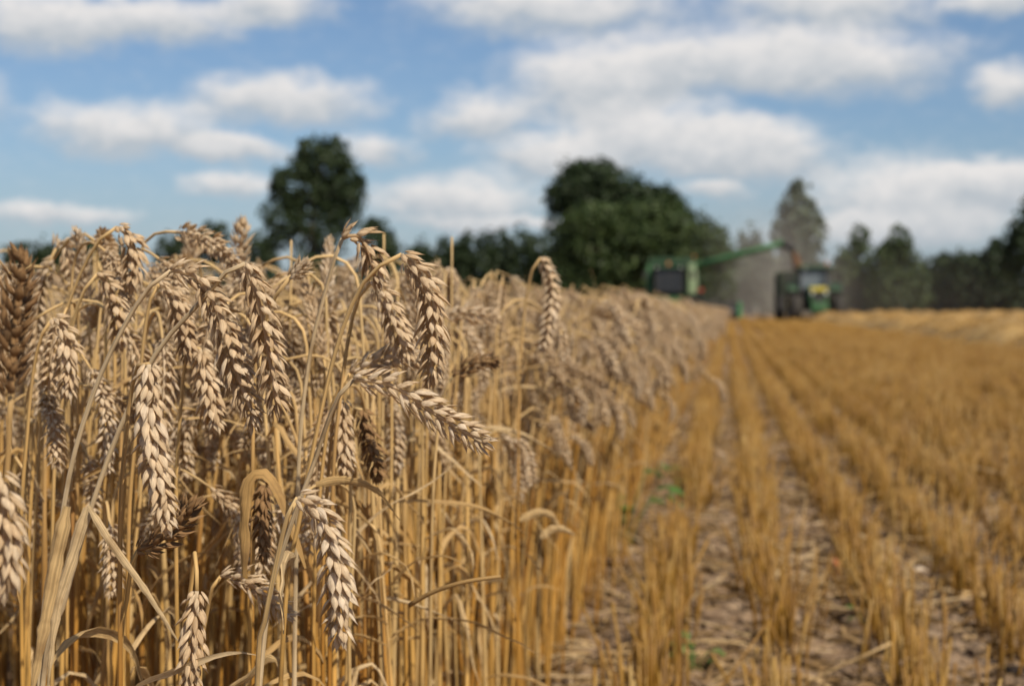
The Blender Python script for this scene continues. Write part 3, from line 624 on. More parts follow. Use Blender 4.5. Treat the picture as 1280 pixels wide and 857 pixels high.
# chaff, broken straw and crumbs of soil between the rows
LIT = []
for k in range(6):
    rg = np.random.default_rng(500 + k); mb = MB()
    for q in range(26):
        p = np.array([rg.uniform(-.12, .12), rg.uniform(-.12, .12), rg.uniform(.001, .016)]); a = rg.uniform(0, 6.28); l = rg.uniform(.015, .10)
        d = np.array([math.cos(a), math.sin(a), rg.normal(0, .12)]) * l / 2
        if rg.random() < .82: tube(mb, [p - d, p + [0, 0, .002], p + d], rg.uniform(.0009, .0021), 5, 0, float(rg.integers(0, 4000)))
        else: ribbon(mb, smooth_curve([p - d, p + [0, 0, .008], p + d], 6), np.full(6, rg.uniform(.003, .008)), (d[1], -d[0], rg.normal(0, .01)), 0, float(rg.integers(0, 4000)), rg.normal(0, 1.5), .4)
    LIT.append(mb.mesh('litter_kind', M_LITTER))
LONG = []
for k in range(5):
    rg = np.random.default_rng(560 + k); mb = MB()
    for q in range(5):
        p = np.array([rg.uniform(-.15, .15), rg.uniform(-.15, .15), rg.uniform(.01, .06)]); a = rg.uniform(0, 6.28); l = rg.uniform(.10, .30)
        d = np.array([math.cos(a), math.sin(a), rg.normal(0, .22)]) * l / 2
        if rg.random() < .7: tube(mb, smooth_curve([p - d, p + [0, 0, .01], p + d + rg.normal(0, .02, 3)], 6), rg.uniform(.0014, .0024), 6, 0, float(rg.integers(0, 4000)))
        else: ribbon(mb, smooth_curve([p - d, p + [0, 0, .015], p + d + rg.normal(0, .03, 3)], 9), np.full(9, rg.uniform(.004, .008)), (d[1], -d[0], .01), 0, float(rg.integers(0, 4000)), rg.normal(0, 2.5), .4)
    LONG.append(mb.mesh('loose_kind', M_LEAF))
def rock(rg, r, mb=None):
    bm = bmesh.new(); bmesh.ops.create_icosphere(bm, subdivisions=2, radius=1)
    off = rg.normal(0, 1, 3); s = np.array([rg.uniform(.7, 1.3), rg.uniform(.7, 1.3), rg.uniform(.5, .8)]) * r
    v = []
    for x in bm.verts:
        c = np.array(x.co); k = 1 + .16 * math.sin(c[0] * 3.1 + off[0]) + .14 * math.sin(c[1] * 4.3 + off[1]) + .12 * math.sin(c[2] * 5 + off[2]) + rg.normal(0, .05); v.append(c * k * s)
    bm.verts.index_update(); mb = mb or MB(); mb.add(v, [tuple(q.index for q in f.verts) for f in bm.faces]); bm.free(); return mb
CLODS = []
for k in range(4):
    rg = np.random.default_rng(600 + k); mb = MB()
    for q in range(10):
        b = rock(rg, rg.uniform(.003, .019) if rg.random() < .8 else rg.uniform(.015, .026)); mb.add(np.concatenate(b.v) + [rg.uniform(-.1, .1), rg.uniform(-.1, .1), .003], b.f)
    CLODS.append(mb.mesh('clod_kind', M_SOIL, False))
pp, ro, sc_, ix = [], [], [], []
for k in range(2100):
    y = 1.7 + 13 * rr.random() ** 2; x = rr.uniform(-.45, .30 + .24 * y)
    pp.append((x, y, float(ground_z(x, y)))); ro.append((0, 0, rr.uniform(0, 6.28))); s = rr.uniform(.7, 1.25); sc_.append((s, s, s)); ix.append(int(rr.integers(0, 6)))
tag(scatter('straw_litter', LIT, pp, ro, sc_, ix), 'broken straw and chaff strewn on the soil between the stubble rows', 'chaff', None, 'stuff')
pp, ro, sc_, ix = [], [], [], []
for k in range(260):
    y = 1.8 + 14 * rr.random() ** 1.7; x = rr.uniform(-.40, .30 + .24 * y)
    pp.append((x, y, float(ground_z(x, y)))); ro.append((0, 0, rr.uniform(0, 6.28))); s = rr.uniform(.7, 1.2); sc_.append((s, s, s)); ix.append(int(rr.integers(0, 5)))
tag(scatter('loose_straw', LONG, pp, ro, sc_, ix), 'long pale straws and leaves dropped loosely over the stubble', 'straw', None, 'stuff')
pp, ro, sc_, ix = [], [], [], []
for k in range(4200):
    y = 1.7 + 8 * rr.random() ** 1.6; x = rr.uniform(-.45, .30 + .24 * y)
    pp.append((x, y, float(ground_z(x, y)))); ro.append((0, 0, rr.uniform(0, 6.28))); s = rr.uniform(.6, 1.3); sc_.append((s, s, s)); ix.append(int(rr.integers(0, 4)))
tag(scatter('soil_crumbs', CLODS, pp, ro, sc_, ix), 'loose crumbs of brown soil lying between the rows', 'soil', None, 'stuff')

def gpt(px, py):
    d = CM @ Vector(((px - CX) / FPX, (CY - py) / FPX, -1)); t = -EYE.z / d.z; p = EYE + d * t; p.z = float(ground_z(p.x, p.y)); return p
STONES = [  # pixel of the foot, radius, label
 (757, 783, .021, 'pale rounded stone at the foot of the standing wheat'), (945, 676, .020, 'pale stone standing against the second stubble row'),
 (1002, 722, .014, 'small pale stone in the gap right of the second stubble row'), (1046, 830, .016, 'pale stone low in the gap before the third stubble row'),
 (1150, 726, .022, 'large whitish stone in the gap beyond the third stubble row'), (903, 768, .013, 'small tan stone amid straw in the first bare gap'),
 (1168, 790, .015, 'tan stone in the gap beside the fourth stubble row'), (730, 838, .018, 'brownish stone lowest at the wheat edge'),
 (985, 592, .02, 'pale stone furthest up the gap between stubble rows')]
for px, py, r, lb in STONES:
    p = gpt(px, py); rg = np.random.default_rng(int(px)); o = rock(rg, r).build('stone', M_STONE, None, True, p + Vector((0, 0, r * .35))); tag(o, lb, 'stone', 'stones on the stubble field')
p = gpt(1276, 862); tag(rock(np.random.default_rng(5), .03).build('soil_clod', M_CLOD, None, True, p + Vector((0, 0, .02))), 'dark clod of earth at the bottom right corner', 'clod')  # near-black lump placed for a dark blob of unclear nature
p = gpt(1036, 735); mb = MB(); ribbon(mb, smooth_curve([(0, 0, .01), (.012, .004, .028), (.018, .008, .05), (.012, .012, .072)], 10), .022 * np.sin(np.linspace(.25, 3.0, 10)), (1, .2, 0), 0, 0, .5, .3)
tag(mb.build('dead_leaf', M_ORLEAF, None, True, p), 'rusty orange dead leaf caught beside the third stubble row', 'leaf')
def weed(px, py, h, n, size, label, seed):
    p = gpt(px, py); rg = np.random.default_rng(seed); root = empty('weed', p, label, 'weed', 'green weeds in the field'); sm = MB()
    for k in range(n):
        a = rg.uniform(0, 6.28); hh = h * rg.uniform(.35, 1); e = np.array([math.cos(a) * h * .35, math.sin(a) * h * .35, hh])
        tube(sm, smooth_curve([(0, 0, -.005), e * [.3, .3, .6], e], 7), .0012, 5)
        lm = MB(); l = size * rg.uniform(.7, 1.2); d = norm(np.array([math.cos(a), math.sin(a), rg.uniform(-.3, .5)]))
        c = smooth_curve([e, e + d * l * .5 + [0, 0, l * .12], e + d * l + [0, 0, -l * .1]], 9)
        ribbon(lm, c, l * .62 * np.sin(np.linspace(.2, 3.05, 9)) ** .8, np.cross(d, [0, 0, 1]), 0, float(k), .2, .15); lm.build('leaf', M_WEED, root)
    sm.build('stem', M_WEED, root)
weed(786, 690, .21, 11, .075, 'bright green leafy weed at the foot of the standing wheat', 1)
weed(868, 852, .075, 8, .030, 'low green seedling weed in the near bare gap', 2)
weed(848, 618, .10, 5, .05, 'dull green weed half hidden in the first stubble row', 3)
weed(1079, 786, .05, 4, .022, 'tiny green sprout beside the third stubble row', 4)

# ---------------------------------------------------------------- straw windrows
def windrow(x, ya, yb, w, h, label, seed, fuzz):
    rg = np.random.default_rng(seed); mb = MB(); ny = int((yb - ya) / .35); nc = 11; v = []
    ph = rg.uniform(0, 6.28, 6)
    for j in range(ny):
        y = ya + (yb - ya) * j / (ny - 1); e = min(1, (j + .3) / 5, (ny - j - .7) / 5)
        hh = h * (.85 + .18 * math.sin(y * .9 + ph[0]) + .14 * math.sin(y * 2.3 + ph[1])) * e ** .5; ww = w * (.9 + .12 * math.sin(y * .7 + ph[2]) + .1 * math.sin(y * 1.9 + ph[3])); cx = .15 * math.sin(y * .5 + ph[4])
        for i in range(nc):
            s = i / (nc - 1) * 2 - 1; z = hh * max(0, 1 - abs(s) ** 2.2) ** .8 + (rg.normal(0, .035) if 0 < i < nc - 1 else 0)
            v.append((cx + s * ww / 2 + rg.normal(0, .02), y - ya, max(-.01, z) if 0 < i < nc - 1 else -.02))
    V = np.array(v); uv = np.stack([rg.integers(0, 4000, len(V)) + .5, V[:, 1]], 1); uv[:, 0] = np.floor(V[:, 1] / .2) + .5
    mb.add(V, [(j * nc + i, j * nc + i + 1, (j + 1) * nc + i + 1, (j + 1) * nc + i) for j in range(ny - 1) for i in range(nc - 1)], uv)
    top = V.reshape(ny, nc, 3)
    for k in range(fuzz):
        j = int(rg.uniform(0, 1) ** 1.6 * (ny - 1)); i = int(rg.integers(0, nc - 1)); p = top[j, i] + rg.uniform(0, 1) * (top[j, i + 1] - top[j, i]) + [0, rg.uniform(0, .35), .01]
        a = rg.uniform(0, 6.28); l = rg.uniform(.12, .34); d = np.array([math.cos(a), math.sin(a), rg.normal(.12, .35)]) * l / 2; r = rg.uniform(.003, .006)
        tube(mb, [p - d, p + [0, 0, .02], p + d], [r, r, r * .8], 4, 0, float(rg.integers(0, 4000)), False)
    o = mb.build('straw_windrow', M_WIND, None, True, (x, ya, 0)); tag(o, label, 'straw windrow', 'straw windrows on the stubble')
windrow(4.45, 11, 72, 1.8, .43, 'nearest long windrow of pale straw running up to the tractor', 21, 9000)
windrow(11.5, 30, 128, 1.8, .46, 'second windrow of pale straw, beyond the nearest one', 22, 6000)
windrow(18.5, 50, 135, 1.8, .46, 'third windrow of pale straw in front of the dark hedge', 23, 3500)

# ---------------------------------------------------------------- trees
def crown_leaves(lobes, leaf, cover, rg):
    """leaf sprays spread through ellipsoid lobes (centre, radii)"""
    P_, N_ = [], []
    for (c, r) in lobes:
        c, r = np.array(c), np.array(r); area = 4 * math.pi * ((r[0] * r[1]) ** 1.6 / 3 + (r[0] * r[2]) ** 1.6 / 3 + (r[1] * r[2]) ** 1.6 / 3) ** (1 / 1.6)
        n = int(area * cover / leaf ** 2); d = rg.normal(0, 1, (n, 3)); d /= np.linalg.norm(d, axis=1)[:, None]
        f = rg.uniform(0, 6.28, (5, 1)); k = 1 + .14 * np.sin(d[:, 0] * 5 + f[0]) * np.sin(d[:, 1] * 4.3 + f[1]) + .12 * np.sin(d[:, 2] * 6 + f[2] + d[:, 0] * 3)
        rad = k * np.where(rg.random(n) < .75, rg.normal(.95, .09, n), rg.uniform(.35, .95, n))
        P_.append(c + d * r * rad[:, None]); N_.append(d)
    p, nn = np.concatenate(P_), np.concatenate(N_); n = len(p)
    a = rg.normal(0, 1, (n, 3)) * .75 + nn; a /= np.linalg.norm(a, axis=1)[:, None]
    u = np.cross(a, rg.normal(0, 1, (n, 3))); u /= np.linalg.norm(u, axis=1)[:, None]; w = np.cross(a, u)
    s = leaf * rg.uniform(.6, 1.3, n)[:, None]
    v = np.stack([p - u * s * .6, p - w * s * .42 + a * s * .12, p + u * s * .6 - a * s * .1, p + w * s * .42 + a * s * .12], 1).reshape(-1, 3)
    uv = np.repeat(np.stack([rg.integers(0, 900, n) + .5, rg.integers(0, 900, n) + .5], 1), 4, 0)
    return v, [(4 * i, 4 * i + 1, 4 * i + 2, 4 * i + 3) for i in range(n)], uv
def tree(name, label, d, xpx, lobes_px, mat, group, leaf=.42, cover=1.5, seed=1, trunk=.3, depth=.9):
    """lobes in pixels of the photograph (x, y, rx, ry), built at distance d in metres"""
    rg = np.random.default_rng(seed); base = P(xpx, 390, d); base.z = -.05; m = d / FPX
    root = empty(name, base, label, 'tree', group, YAW)
    L = []
    for (x, y, rx, ry) in lobes_px:
        z = (387 - y) * m + .62; r = min(rx, ry * 1.5) * m * depth
        L.append((((x - xpx) * m, rg.normal(0, .25) * r, z), (rx * m, r, ry * m)))
        for q in range(5 if rx * m > 1.2 else 2):      # smaller sprays break the outline
            a = rg.uniform(0, 6.28); e = rg.uniform(-.5, 1.3); k = rg.uniform(.22, .42)
            L.append((((x - xpx) * m + math.cos(a) * math.cos(e) * rx * m * .78, math.sin(a) * math.cos(e) * r * .78, z + math.sin(e) * ry * m * .78), (rx * m * k, r * k, ry * m * k)))
    top = max(c[2] + r[2] for c, r in L); tm = MB()
    tube(tm, smooth_curve([(0, 0, -.1), (rg.normal(0, .1), 0, top * .3), (rg.normal(0, .2), rg.normal(0, .2), top * .8)], 10), trunk * np.linspace(1.1, .25, 10), 9)
    for c, r in L:
        if r[0] < .5: continue
        z0 = max(.8, min(top * .6, c[2] - r[2] * 1.2)); tube(tm, smooth_curve([(0, 0, z0), (c[0] * .5, c[1] * .5, z0 + (c[2] - z0) * .6), (c[0] * .95, c[1] * .95, c[2])], 6), trunk * np.linspace(.4, .1, 6), 6)
    tm.build('trunk', M_BARK, root); cm = MB(); cm.add(*crown_leaves(L, leaf, cover, rg)); cm.build('crown', mat, root, False)
    return root
tree('broadleaf_tree', 'tall dark tree standing alone on the skyline at left', 112, 392,
     [(402, 205, 36, 32), (430, 238, 28, 32), (370, 232, 28, 28), (354, 274, 28, 30), (446, 232, 12, 14), (396, 278, 40, 50), (418, 186, 16, 16), (383, 190, 14, 16), (347, 240, 12, 13), (440, 262, 15, 28), (352, 300, 16, 16), (395, 345, 34, 32)], M_TDARK, 'field trees', .32, 1.9, 1, .32)
tree('broadleaf_tree', 'tallest dark tree behind the broad rounded tree', 124, 748,
     [(740, 245, 52, 44), (712, 262, 32, 40), (775, 262, 44, 44), (800, 262, 38, 32), (742, 222, 34, 24), (705, 238, 20, 22), (752, 320, 62, 60), (832, 262, 28, 28)], M_TDARK, 'field trees', .34, 1.8, 2, .35)
tree('broadleaf_tree', 'broad rounded green tree behind the combine harvester', 108, 795,
     [(780, 304, 84, 50), (735, 318, 46, 56), (845, 312, 62, 52), (815, 298, 62, 44), (790, 345, 100, 50), (880, 310, 34, 36), (760, 282, 40, 28), (830, 278, 40, 30), (885, 345, 34, 44)], M_TMID, 'field trees', .33, 1.8, 3, .35)
tree('poplar_tree', 'tall slender poplar fading behind the dust above the tractor', 140, 996,
     [(996, 265, 20, 36), (996, 300, 31, 46), (984, 290, 22, 34), (1008, 286, 20, 34), (996, 350, 32, 48), (994, 244, 12, 18)], M_TGREY, 'field trees', .5, 1.2, 4, .3)
tree('broadleaf_tree', 'small slim tree in the gap left of the poplar', 138, 937, [(937, 312, 16, 30), (930, 340, 22, 36), (948, 350, 20, 40), (912, 350, 22, 40)], M_TGREY, 'field trees', .45, 1.3, 5, .2)
tree('conifer_tree', 'pointed tree just right of the tractor', 126, 1074, [(1074, 302, 12, 20), (1072, 328, 22, 30), (1070, 362, 32, 34), (1052, 352, 20, 36), (1046, 372, 24, 24)], M_TMID, 'field trees', .32, 1.9, 6, .22)
tree('conifer_tree', 'larger pointed tree, second to the right of the tractor', 122, 1124, [(1124, 300, 14, 20), (1122, 328, 26, 32), (1124, 362, 36, 36), (1104, 345, 20, 40), (1144, 352, 18, 34)], M_TMID, 'field trees', .32, 1.9, 7, .22)
tree('broadleaf_tree', 'tall dark tree cut by the right edge of the photo', 118, 1292, [(1288, 285, 26, 40), (1298, 330, 44, 60), (1282, 320, 22, 40), (1300, 262, 22, 30)], M_TDARK, 'field trees', .42, 1.3, 8, .3)
HEDGE = [  # distance, centre, lobes, label
 (130, 1180, [(1180, 350, 30, 34), (1196, 342, 22, 28)], 'dark hedge tree right of the pointed pair'), (128, 1218, [(1215, 348, 28, 32), (1226, 340, 18, 26), (1206, 366, 28, 24)], 'dark hedge tree with rounded top in the gap before the tall edge tree'),
 (126, 1250, [(1250, 338, 22, 38), (1244, 318, 10, 18), (1258, 360, 28, 28)], 'hedge tree with raised peak beside the tall edge tree'), (132, 1160, [(1160, 362, 24, 26)], 'low dark bush at the foot of the larger pointed tree'),
 (134, 1026, [(1026, 365, 26, 34), (1016, 345, 16, 24)], 'bush in haze-greyed green behind the tractor cab'), (134, 960, [(962, 352, 22, 40), (976, 368, 20, 30)], 'bush in haze-greyed green behind the auger, left of the poplar'),
 (142, 520, [(520, 340, 22, 38), (538, 350, 20, 38)], 'leftmost of the row of small pointed trees in the far wood'), (142, 560, [(556, 336, 18, 40), (572, 340, 18, 40)], 'second of the row of small pointed trees in the far wood'),
 (140, 592, [(584, 334, 16, 42), (604, 334, 17, 46)], 'third of the row of small pointed trees in the far wood'), (140, 630, [(630, 332, 19, 45), (616, 345, 16, 42)], 'fourth of the row of small pointed trees in the far wood'),
 (138, 662, [(655, 330, 19, 46), (676, 332, 18, 44)], 'tree of the far wood touching the broad rounded tree'), (138, 700, [(700, 345, 30, 46)], 'dark tree under the left side of the tallest tree'),
 (128, 472, [(470, 312, 20, 38), (484, 322, 18, 34), (464, 285, 10, 16)], 'small tree against the right side of the lone dark tree'),
 (130, 264, [(264, 306, 24, 26), (250, 318, 20, 24)], 'rounded shrub on the skyline behind the wheat'), (132, 318, [(318, 312, 16, 26), (330, 322, 18, 24)], 'narrow shrub left of the lone dark tree'),
 (134, 215, [(215, 322, 22, 28), (228, 316, 16, 22)], 'low shrub left of the rounded shrub on the skyline'), (136, 120, [(110, 325, 34, 24), (140, 322, 26, 22)], 'low far bush behind the arching straw'), (136, 40, [(36, 328, 36, 26), (70, 330, 26, 22)], 'leftmost low far bush at the photo edge')]
for k, (d, x, lb, label) in enumerate(HEDGE):
    tree('hedge_tree', label, d, x, lb + [(x, 372, max(l[2] for l in lb) * 1.1, 22)], M_TDARK if k not in (4, 5) else M_TGREY, 'trees of the hedge and far wood', .42, 1.9, 40 + k, .16)
# the wood and hedge mass filling the skyline behind them
rg = np.random.default_rng(77); L = []
for x in np.arange(-80, 1420, 16):
    topy = 330 + rg.normal(0, 3) if x < 480 else 312 if x < 690 else 322 if x < 1030 else 345
    d = 150; q = P(x, 390, d); h = (387 - topy - rg.normal(0, 4)) * d / FPX
    L.append(((q.x, q.y + rg.normal(0, 1.5), h * .5), (1.5, 1.5, h * .55)))
cm = MB(); cm.add(*crown_leaves(L, .6, 1.3, rg)); tag(cm.build('far_wood', M_TDARK, None, False), 'dark low mass of the far wood closing the field', 'wood', None, 'stuff')

# ---------------------------------------------------------------- vehicles
def wheel(root, c, r, w, rim=M_RIM, lugs=20, out=1):
    t = MB(); lathe_x(t, [(-w * .42, r * .56), (-w * .5, r * .68), (-w * .5, r * .86), (-w * .40, r * .95), (0, r * .965), (w * .40, r * .95), (w * .5, r * .86), (w * .5, r * .68), (w * .42, r * .56)], c, 40)
    for k in range(lugs):
        for s in (-1, 1):
            a = 2 * math.pi * (k + (.5 if s > 0 else 0)) / lugs; M3 = Matrix.Rotation(a, 3, 'X') @ Matrix.Rotation(s * .55, 3, 'Z')
            p = Matrix.Rotation(a, 3, 'X') @ Vector((s * w * .24, 0, r * .965)); box(t, (c[0] + p.x, c[1] + p.y, c[2] + p.z), (w * .5, r * .07, r * .07), .008, 0, M3)
    wo = t.build('wheel', M_TYRE, root); m = MB()
    lathe_x(m, [(-w * .40, r * .565), (-w * .36, r * .50), (-w * .10, r * .44), (-w * .06, r * .2), (-w * .2, r * .16), (-w * .2, .001)], c, 32); lathe_x(m, [(w * .40, r * .565), (w * .36, r * .50), (w * .10, r * .44), (w * .06, r * .2), (w * .2, r * .16), (w * .2, .001)], c, 32)
    m.build('rim', rim, wo); return wo
def part(name, root, mat, *shapes, smooth=False):
    mb = MB()
    for f in shapes: f(mb)
    return mb.build(name, mat, root, smooth)
B = lambda c, s, bev=.03, rot=None: (lambda mb: box(mb, c, s, bev, 0, rot))
T = lambda pts, r, n=10: (lambda mb: tube(mb, pts, r, n))
PR = lambda prof, a, b: (lambda mb: prism(mb, prof, a, b))
# combine harvester, front towards the camera (-Y)
DC = 90.0; pc = P(839, 387, DC)
cb = empty('combine_harvester', (pc.x, pc.y, 0), 'green combine harvester unloading through its raised auger beyond the wheat', 'combine', None, R(2))
part('body', cb, M_GREEN, PR([(.35, 1.25), (.35, 3.15), (5.2, 3.05), (6.3, 2.3), (6.3, 1.1), (4.8, .9)], -1.42, 1.42), B((0, .35, 1.45), (2.9, .5, .5), .06), B((-1.30, .1, 2.35), (.34, .8, 1.75), .06), B((-.55, .0, 1.42), (1.5, .5, .18), .04))
part('side_panel', cb, M_PGREEN, B((1.22, .12, 2.40), (.46, .9, 1.80), .06), B((1.46, 2.6, 2.1), (.08, 4.4, 1.5), .03))['label'] = 'dusty side panel, paled for sunlight'
cab = part('cab', cb, M_BLACK, B((-.10, -.45, 1.62), (1.62, 1.35, .12), .03), B((-.88, -1.08, 2.3), (.09, .09, 1.4), .02), B((.68, -1.08, 2.3), (.09, .09, 1.4), .02), B((-.10, .2, 2.3), (1.6, .12, 1.4), .02))
part('windscreen', cab, M_GLASS, PR([(-1.16, 1.68), (-1.10, 3.0), (-1.06, 3.0), (-1.12, 1.68)], -.83, .63)); part('side_window', cab, M_GLASS, B((-.90, -.45, 2.32), (.03, 1.16, 1.3), .005)); part('side_window', cab, M_GLASS, B((.70, -.45, 2.32), (.03, 1.16, 1.3), .005))
part('roof', cab, M_DGREEN, B((-.10, -.5, 3.08), (1.9, 1.6, .2), .08)); part('seat', cab, M_BLACK, B((-.1, -.35, 2.0), (.5, .5, .12), .04), B((-.1, -.1, 2.35), (.5, .12, .6), .04)); part('steering_wheel', cab, M_BLACK, T([(-.1, -.85, 1.7), (-.1, -.72, 2.3)], .03), B((-.1, -.72, 2.32), (.4, .4, .04), .02, Matrix.Rotation(R(25), 3, 'X')))
part('grain_tank', cb, M_DGREEN, PR([(.3, 3.10), (.15, 3.62), (4.0, 3.62), (3.8, 3.10)], -1.32, 1.32), B((0, .14, 3.5), (2.7, .08, .35), .02))
part('beacon', cb, M_ORANGE, T([(-.15, -.5, 3.18), (-.15, -.5, 3.42)], .09)); part('beacon', cb, M_ORANGE, T([(1.3, .4, 3.62), (1.3, .4, 3.8)], .07)); part('marker_lamp', cb, M_RED, B((1.78, .1, 1.75), (.16, .08, .22), .02), T([(1.4, .15, 1.75), (1.74, .1, 1.75)], .03))
for s in (-1, 1):
    part('headlight', cb, M_LAMP, B((-.1 + s * .7, -1.31, 3.05), (.13, .05, .07), .02)); part('mirror', cb, M_BLACK, T([(-.1 + s * .85, -1.0, 2.9), (-.1 + s * 1.35, -1.15, 2.85)], .025), B((-.1 + s * 1.38, -1.17, 2.6), (.22, .08, .42), .03))
    wheel(cb, (s * 1.45, .75, .92), .92, .72, M_YEL); wheel(cb, (s * 1.25, 5.3, .62), .62, .45, M_YEL, 16)
part('axle', cb, M_BLACK, T([(-1.4, .75, .92), (1.4, .75, .92)], .14), T([(-1.2, 5.3, .62), (1.2, 5.3, .62)], .1), B((0, 3, 1.05), (1.6, 5, .4), .05))
part('ladder', cb, M_DGREEN, *[B((1.72, -.1, .7 + .28 * k), (.4, .3, .05), .01) for k in range(4)], T([(1.54, -.15, .6), (1.54, -.1, 2.6)], .025), T([(1.9, -.15, .6), (1.9, -.1, 2.6)], .025), T([(1.54, -.1, 2.6), (1.9, -.1, 2.6)], .025))
part('feeder_house', cb, M_GREEN, PR([(.5, 1.9), (-1.7, 1.05), (-1.7, .35), (.4, 1.05)], -.65, .65))
hd = part('header', cb, M_BLACK, PR([(-1.6, .18), (-1.6, 1.02), (-1.72, 1.02), (-1.9, .22), (-2.7, .14), (-2.7, .10)], -3.55, 3.9)); hd['label'] = 'wide dark cutting header'
part('divider', hd, M_GREEN, PR([(-1.55, .12), (-1.55, 1.05), (-2.3, .95), (-3.7, .14)], 3.9, 4.12)); part('divider', hd, M_GREEN, PR([(-1.55, .12), (-1.55, 1.05), (-2.3, .95), (-3.7, .14)], -3.77, -3.55))
reel = []
for k in range(6):
    a = k * math.pi / 3 + .3; reel.append(T([(-3.4, -2.5 + .48 * math.cos(a), .78 + .48 * math.sin(a)), (3.75, -2.5 + .48 * math.cos(a), .78 + .48 * math.sin(a))], .03, 6))
for x in (-3.4, -1, 1.4, 3.75):
    for k in range(3): a = k * math.pi / 3 + .3; reel.append(T([(x, -2.5 + .48 * math.cos(a), .78 + .48 * math.sin(a)), (x, -2.5 - .48 * math.cos(a), .78 - .48 * math.sin(a))], .02, 5))
part('reel', hd, M_BLACK, T([(-3.5, -2.5, .78), (3.85, -2.5, .78)], .06), *reel)
part('feed_screw', hd, M_STEEL, T([(-3.5, -1.95, .48), (3.85, -1.95, .48)], .17, 12), *[T([(-3.4 + .35 * k, -1.95, .2), (-3.25 + .35 * k, -1.95, .76)], .03, 5) for k in range(20)])
# unloading auger from the grain tank out over the trailer
q0 = P(868, 332, DC) - Vector((pc.x, pc.y, 0)); q1 = P(978, 304, DC - 2.2) - Vector((pc.x, pc.y, 0)); q2 = P(992, 314, DC - 2.3) - Vector((pc.x, pc.y, 0)); cb.rotation_euler.z = 0
a0 = np.array(q0); a1 = np.array(q1)
ag = part('unloading_auger', cb, M_GREEN, T([tuple(a0 + (a1 - a0) * t) for t in (0, .33, .66, 1)], .175, 16), T([(1.0, 1.6, 2.6), tuple(a0 + [0, .35, -.1]), tuple(a0 + (a1 - a0) * .03)], .24, 14), *[T([tuple(a0 + (a1 - a0) * t), tuple(a0 + (a1 - a0) * (t + .012))], .235, 16) for t in (.05, .5, .97)], smooth=True)
part('spout', ag, M_BLACK, T([tuple(a1), tuple(a1 * .45 + np.array(q2) * .55 + [0, 0, .12]), tuple(q2)], [.22, .23, .19], 14), smooth=True)['label'] = 'black rubber spout'
# falling grain
gs = P(991, 316, DC - 2.3); ge = P(998, 343, DC - 2.6); rg = np.random.default_rng(8); mb = MB()
tube(mb, smooth_curve([(0, 0, 0), tuple((ge - gs) * .35 + Vector((.10, 0, .02))), tuple(ge - gs)], 16), .15 + .10 * np.linspace(0, 1, 16) + rg.normal(0, .012, 16), 12)
for k in range(900):
    t = rg.random(); p = np.array(ge - gs) * t + rg.normal(0, .09 + .07 * t, 3) + [.08 * math.sin(t * 3), 0, 0]; b = LEM[0]; mb.add(p + b[0] * .035, b[1])
tag(mb.build('grain_stream', M_GRAIN, None, True, gs), 'golden brown grain pouring from the auger spout into the trailer', 'grain', None, 'stuff')
# grain trailer behind the tractor
pt = P(1003, 387, 84.6); tr = empty('grain_trailer', (pt.x, pt.y, 0), 'dark high-sided grain trailer hitched behind the tractor', 'trailer')
part('tub', tr, M_TUB, lambda mb: mb.add([(-1.15, 0, 1.0), (1.15, 0, 1.0), (1.15, 6.2, 1.0), (-1.15, 6.2, 1.0), (-1.32, -.15, 2.72), (1.32, -.15, 2.72), (1.32, 6.35, 2.72), (-1.32, 6.35, 2.72), (-1.22, -.05, 2.72), (1.22, -.05, 2.72), (1.22, 6.25, 2.72), (-1.22, 6.25, 2.72), (-1.05, .1, 1.1), (1.05, .1, 1.1), (1.05, 6.1, 1.1), (-1.05, 6.1, 1.1)],
     [(3, 2, 1, 0), (0, 1, 5, 4), (1, 2, 6, 5), (2, 3, 7, 6), (3, 0, 4, 7), (4, 5, 9, 8), (5, 6, 10, 9), (6, 7, 11, 10), (7, 4, 8, 11), (8, 9, 13, 12), (9, 10, 14, 13), (10, 11, 15, 14), (11, 8, 12, 15), (12, 13, 14, 15)]),
     *[B((s * 1.30, .3 + 1.15 * k, 1.9), (.10, .12, 1.6), .02) for s in (-1, 1) for k in range(6)])
part('load', tr, M_GRAIN, lambda mb: mb.add([(x * 1.2, 3.1 + y * 3.0, 2.45 + .35 * (1 - max(abs(x), abs(y)))) for y in np.linspace(-1, 1, 9) for x in np.linspace(-1, 1, 7)], [(j * 7 + i, j * 7 + i + 1, j * 7 + i + 8, j * 7 + i + 7) for j in range(8) for i in range(6)]), smooth=True)
part('chassis', tr, M_BLACK, B((0, 3, .82), (.9, 6, .25), .03), T([(0, 0, .75), (.35, -2.2, .6)], .09), T([(-1.1, 3.6, .62), (1.1, 3.6, .62)], .08), T([(-1.1, 4.9, .62), (1.1, 4.9, .62)], .08))
for s in (-1, 1):
    for y in (3.6, 4.9): wheel(tr, (s * 1.12, y, .62), .62, .5, M_RIM, 18)
part('mudguard', tr, M_BLACK, B((-1.2, -.25, .95), (.3, .12, .8), .03), B((1.2, -.25, .95), (.3, .12, .8), .03), B((0, -.22, 1.15), (2.4, .1, .4), .03))
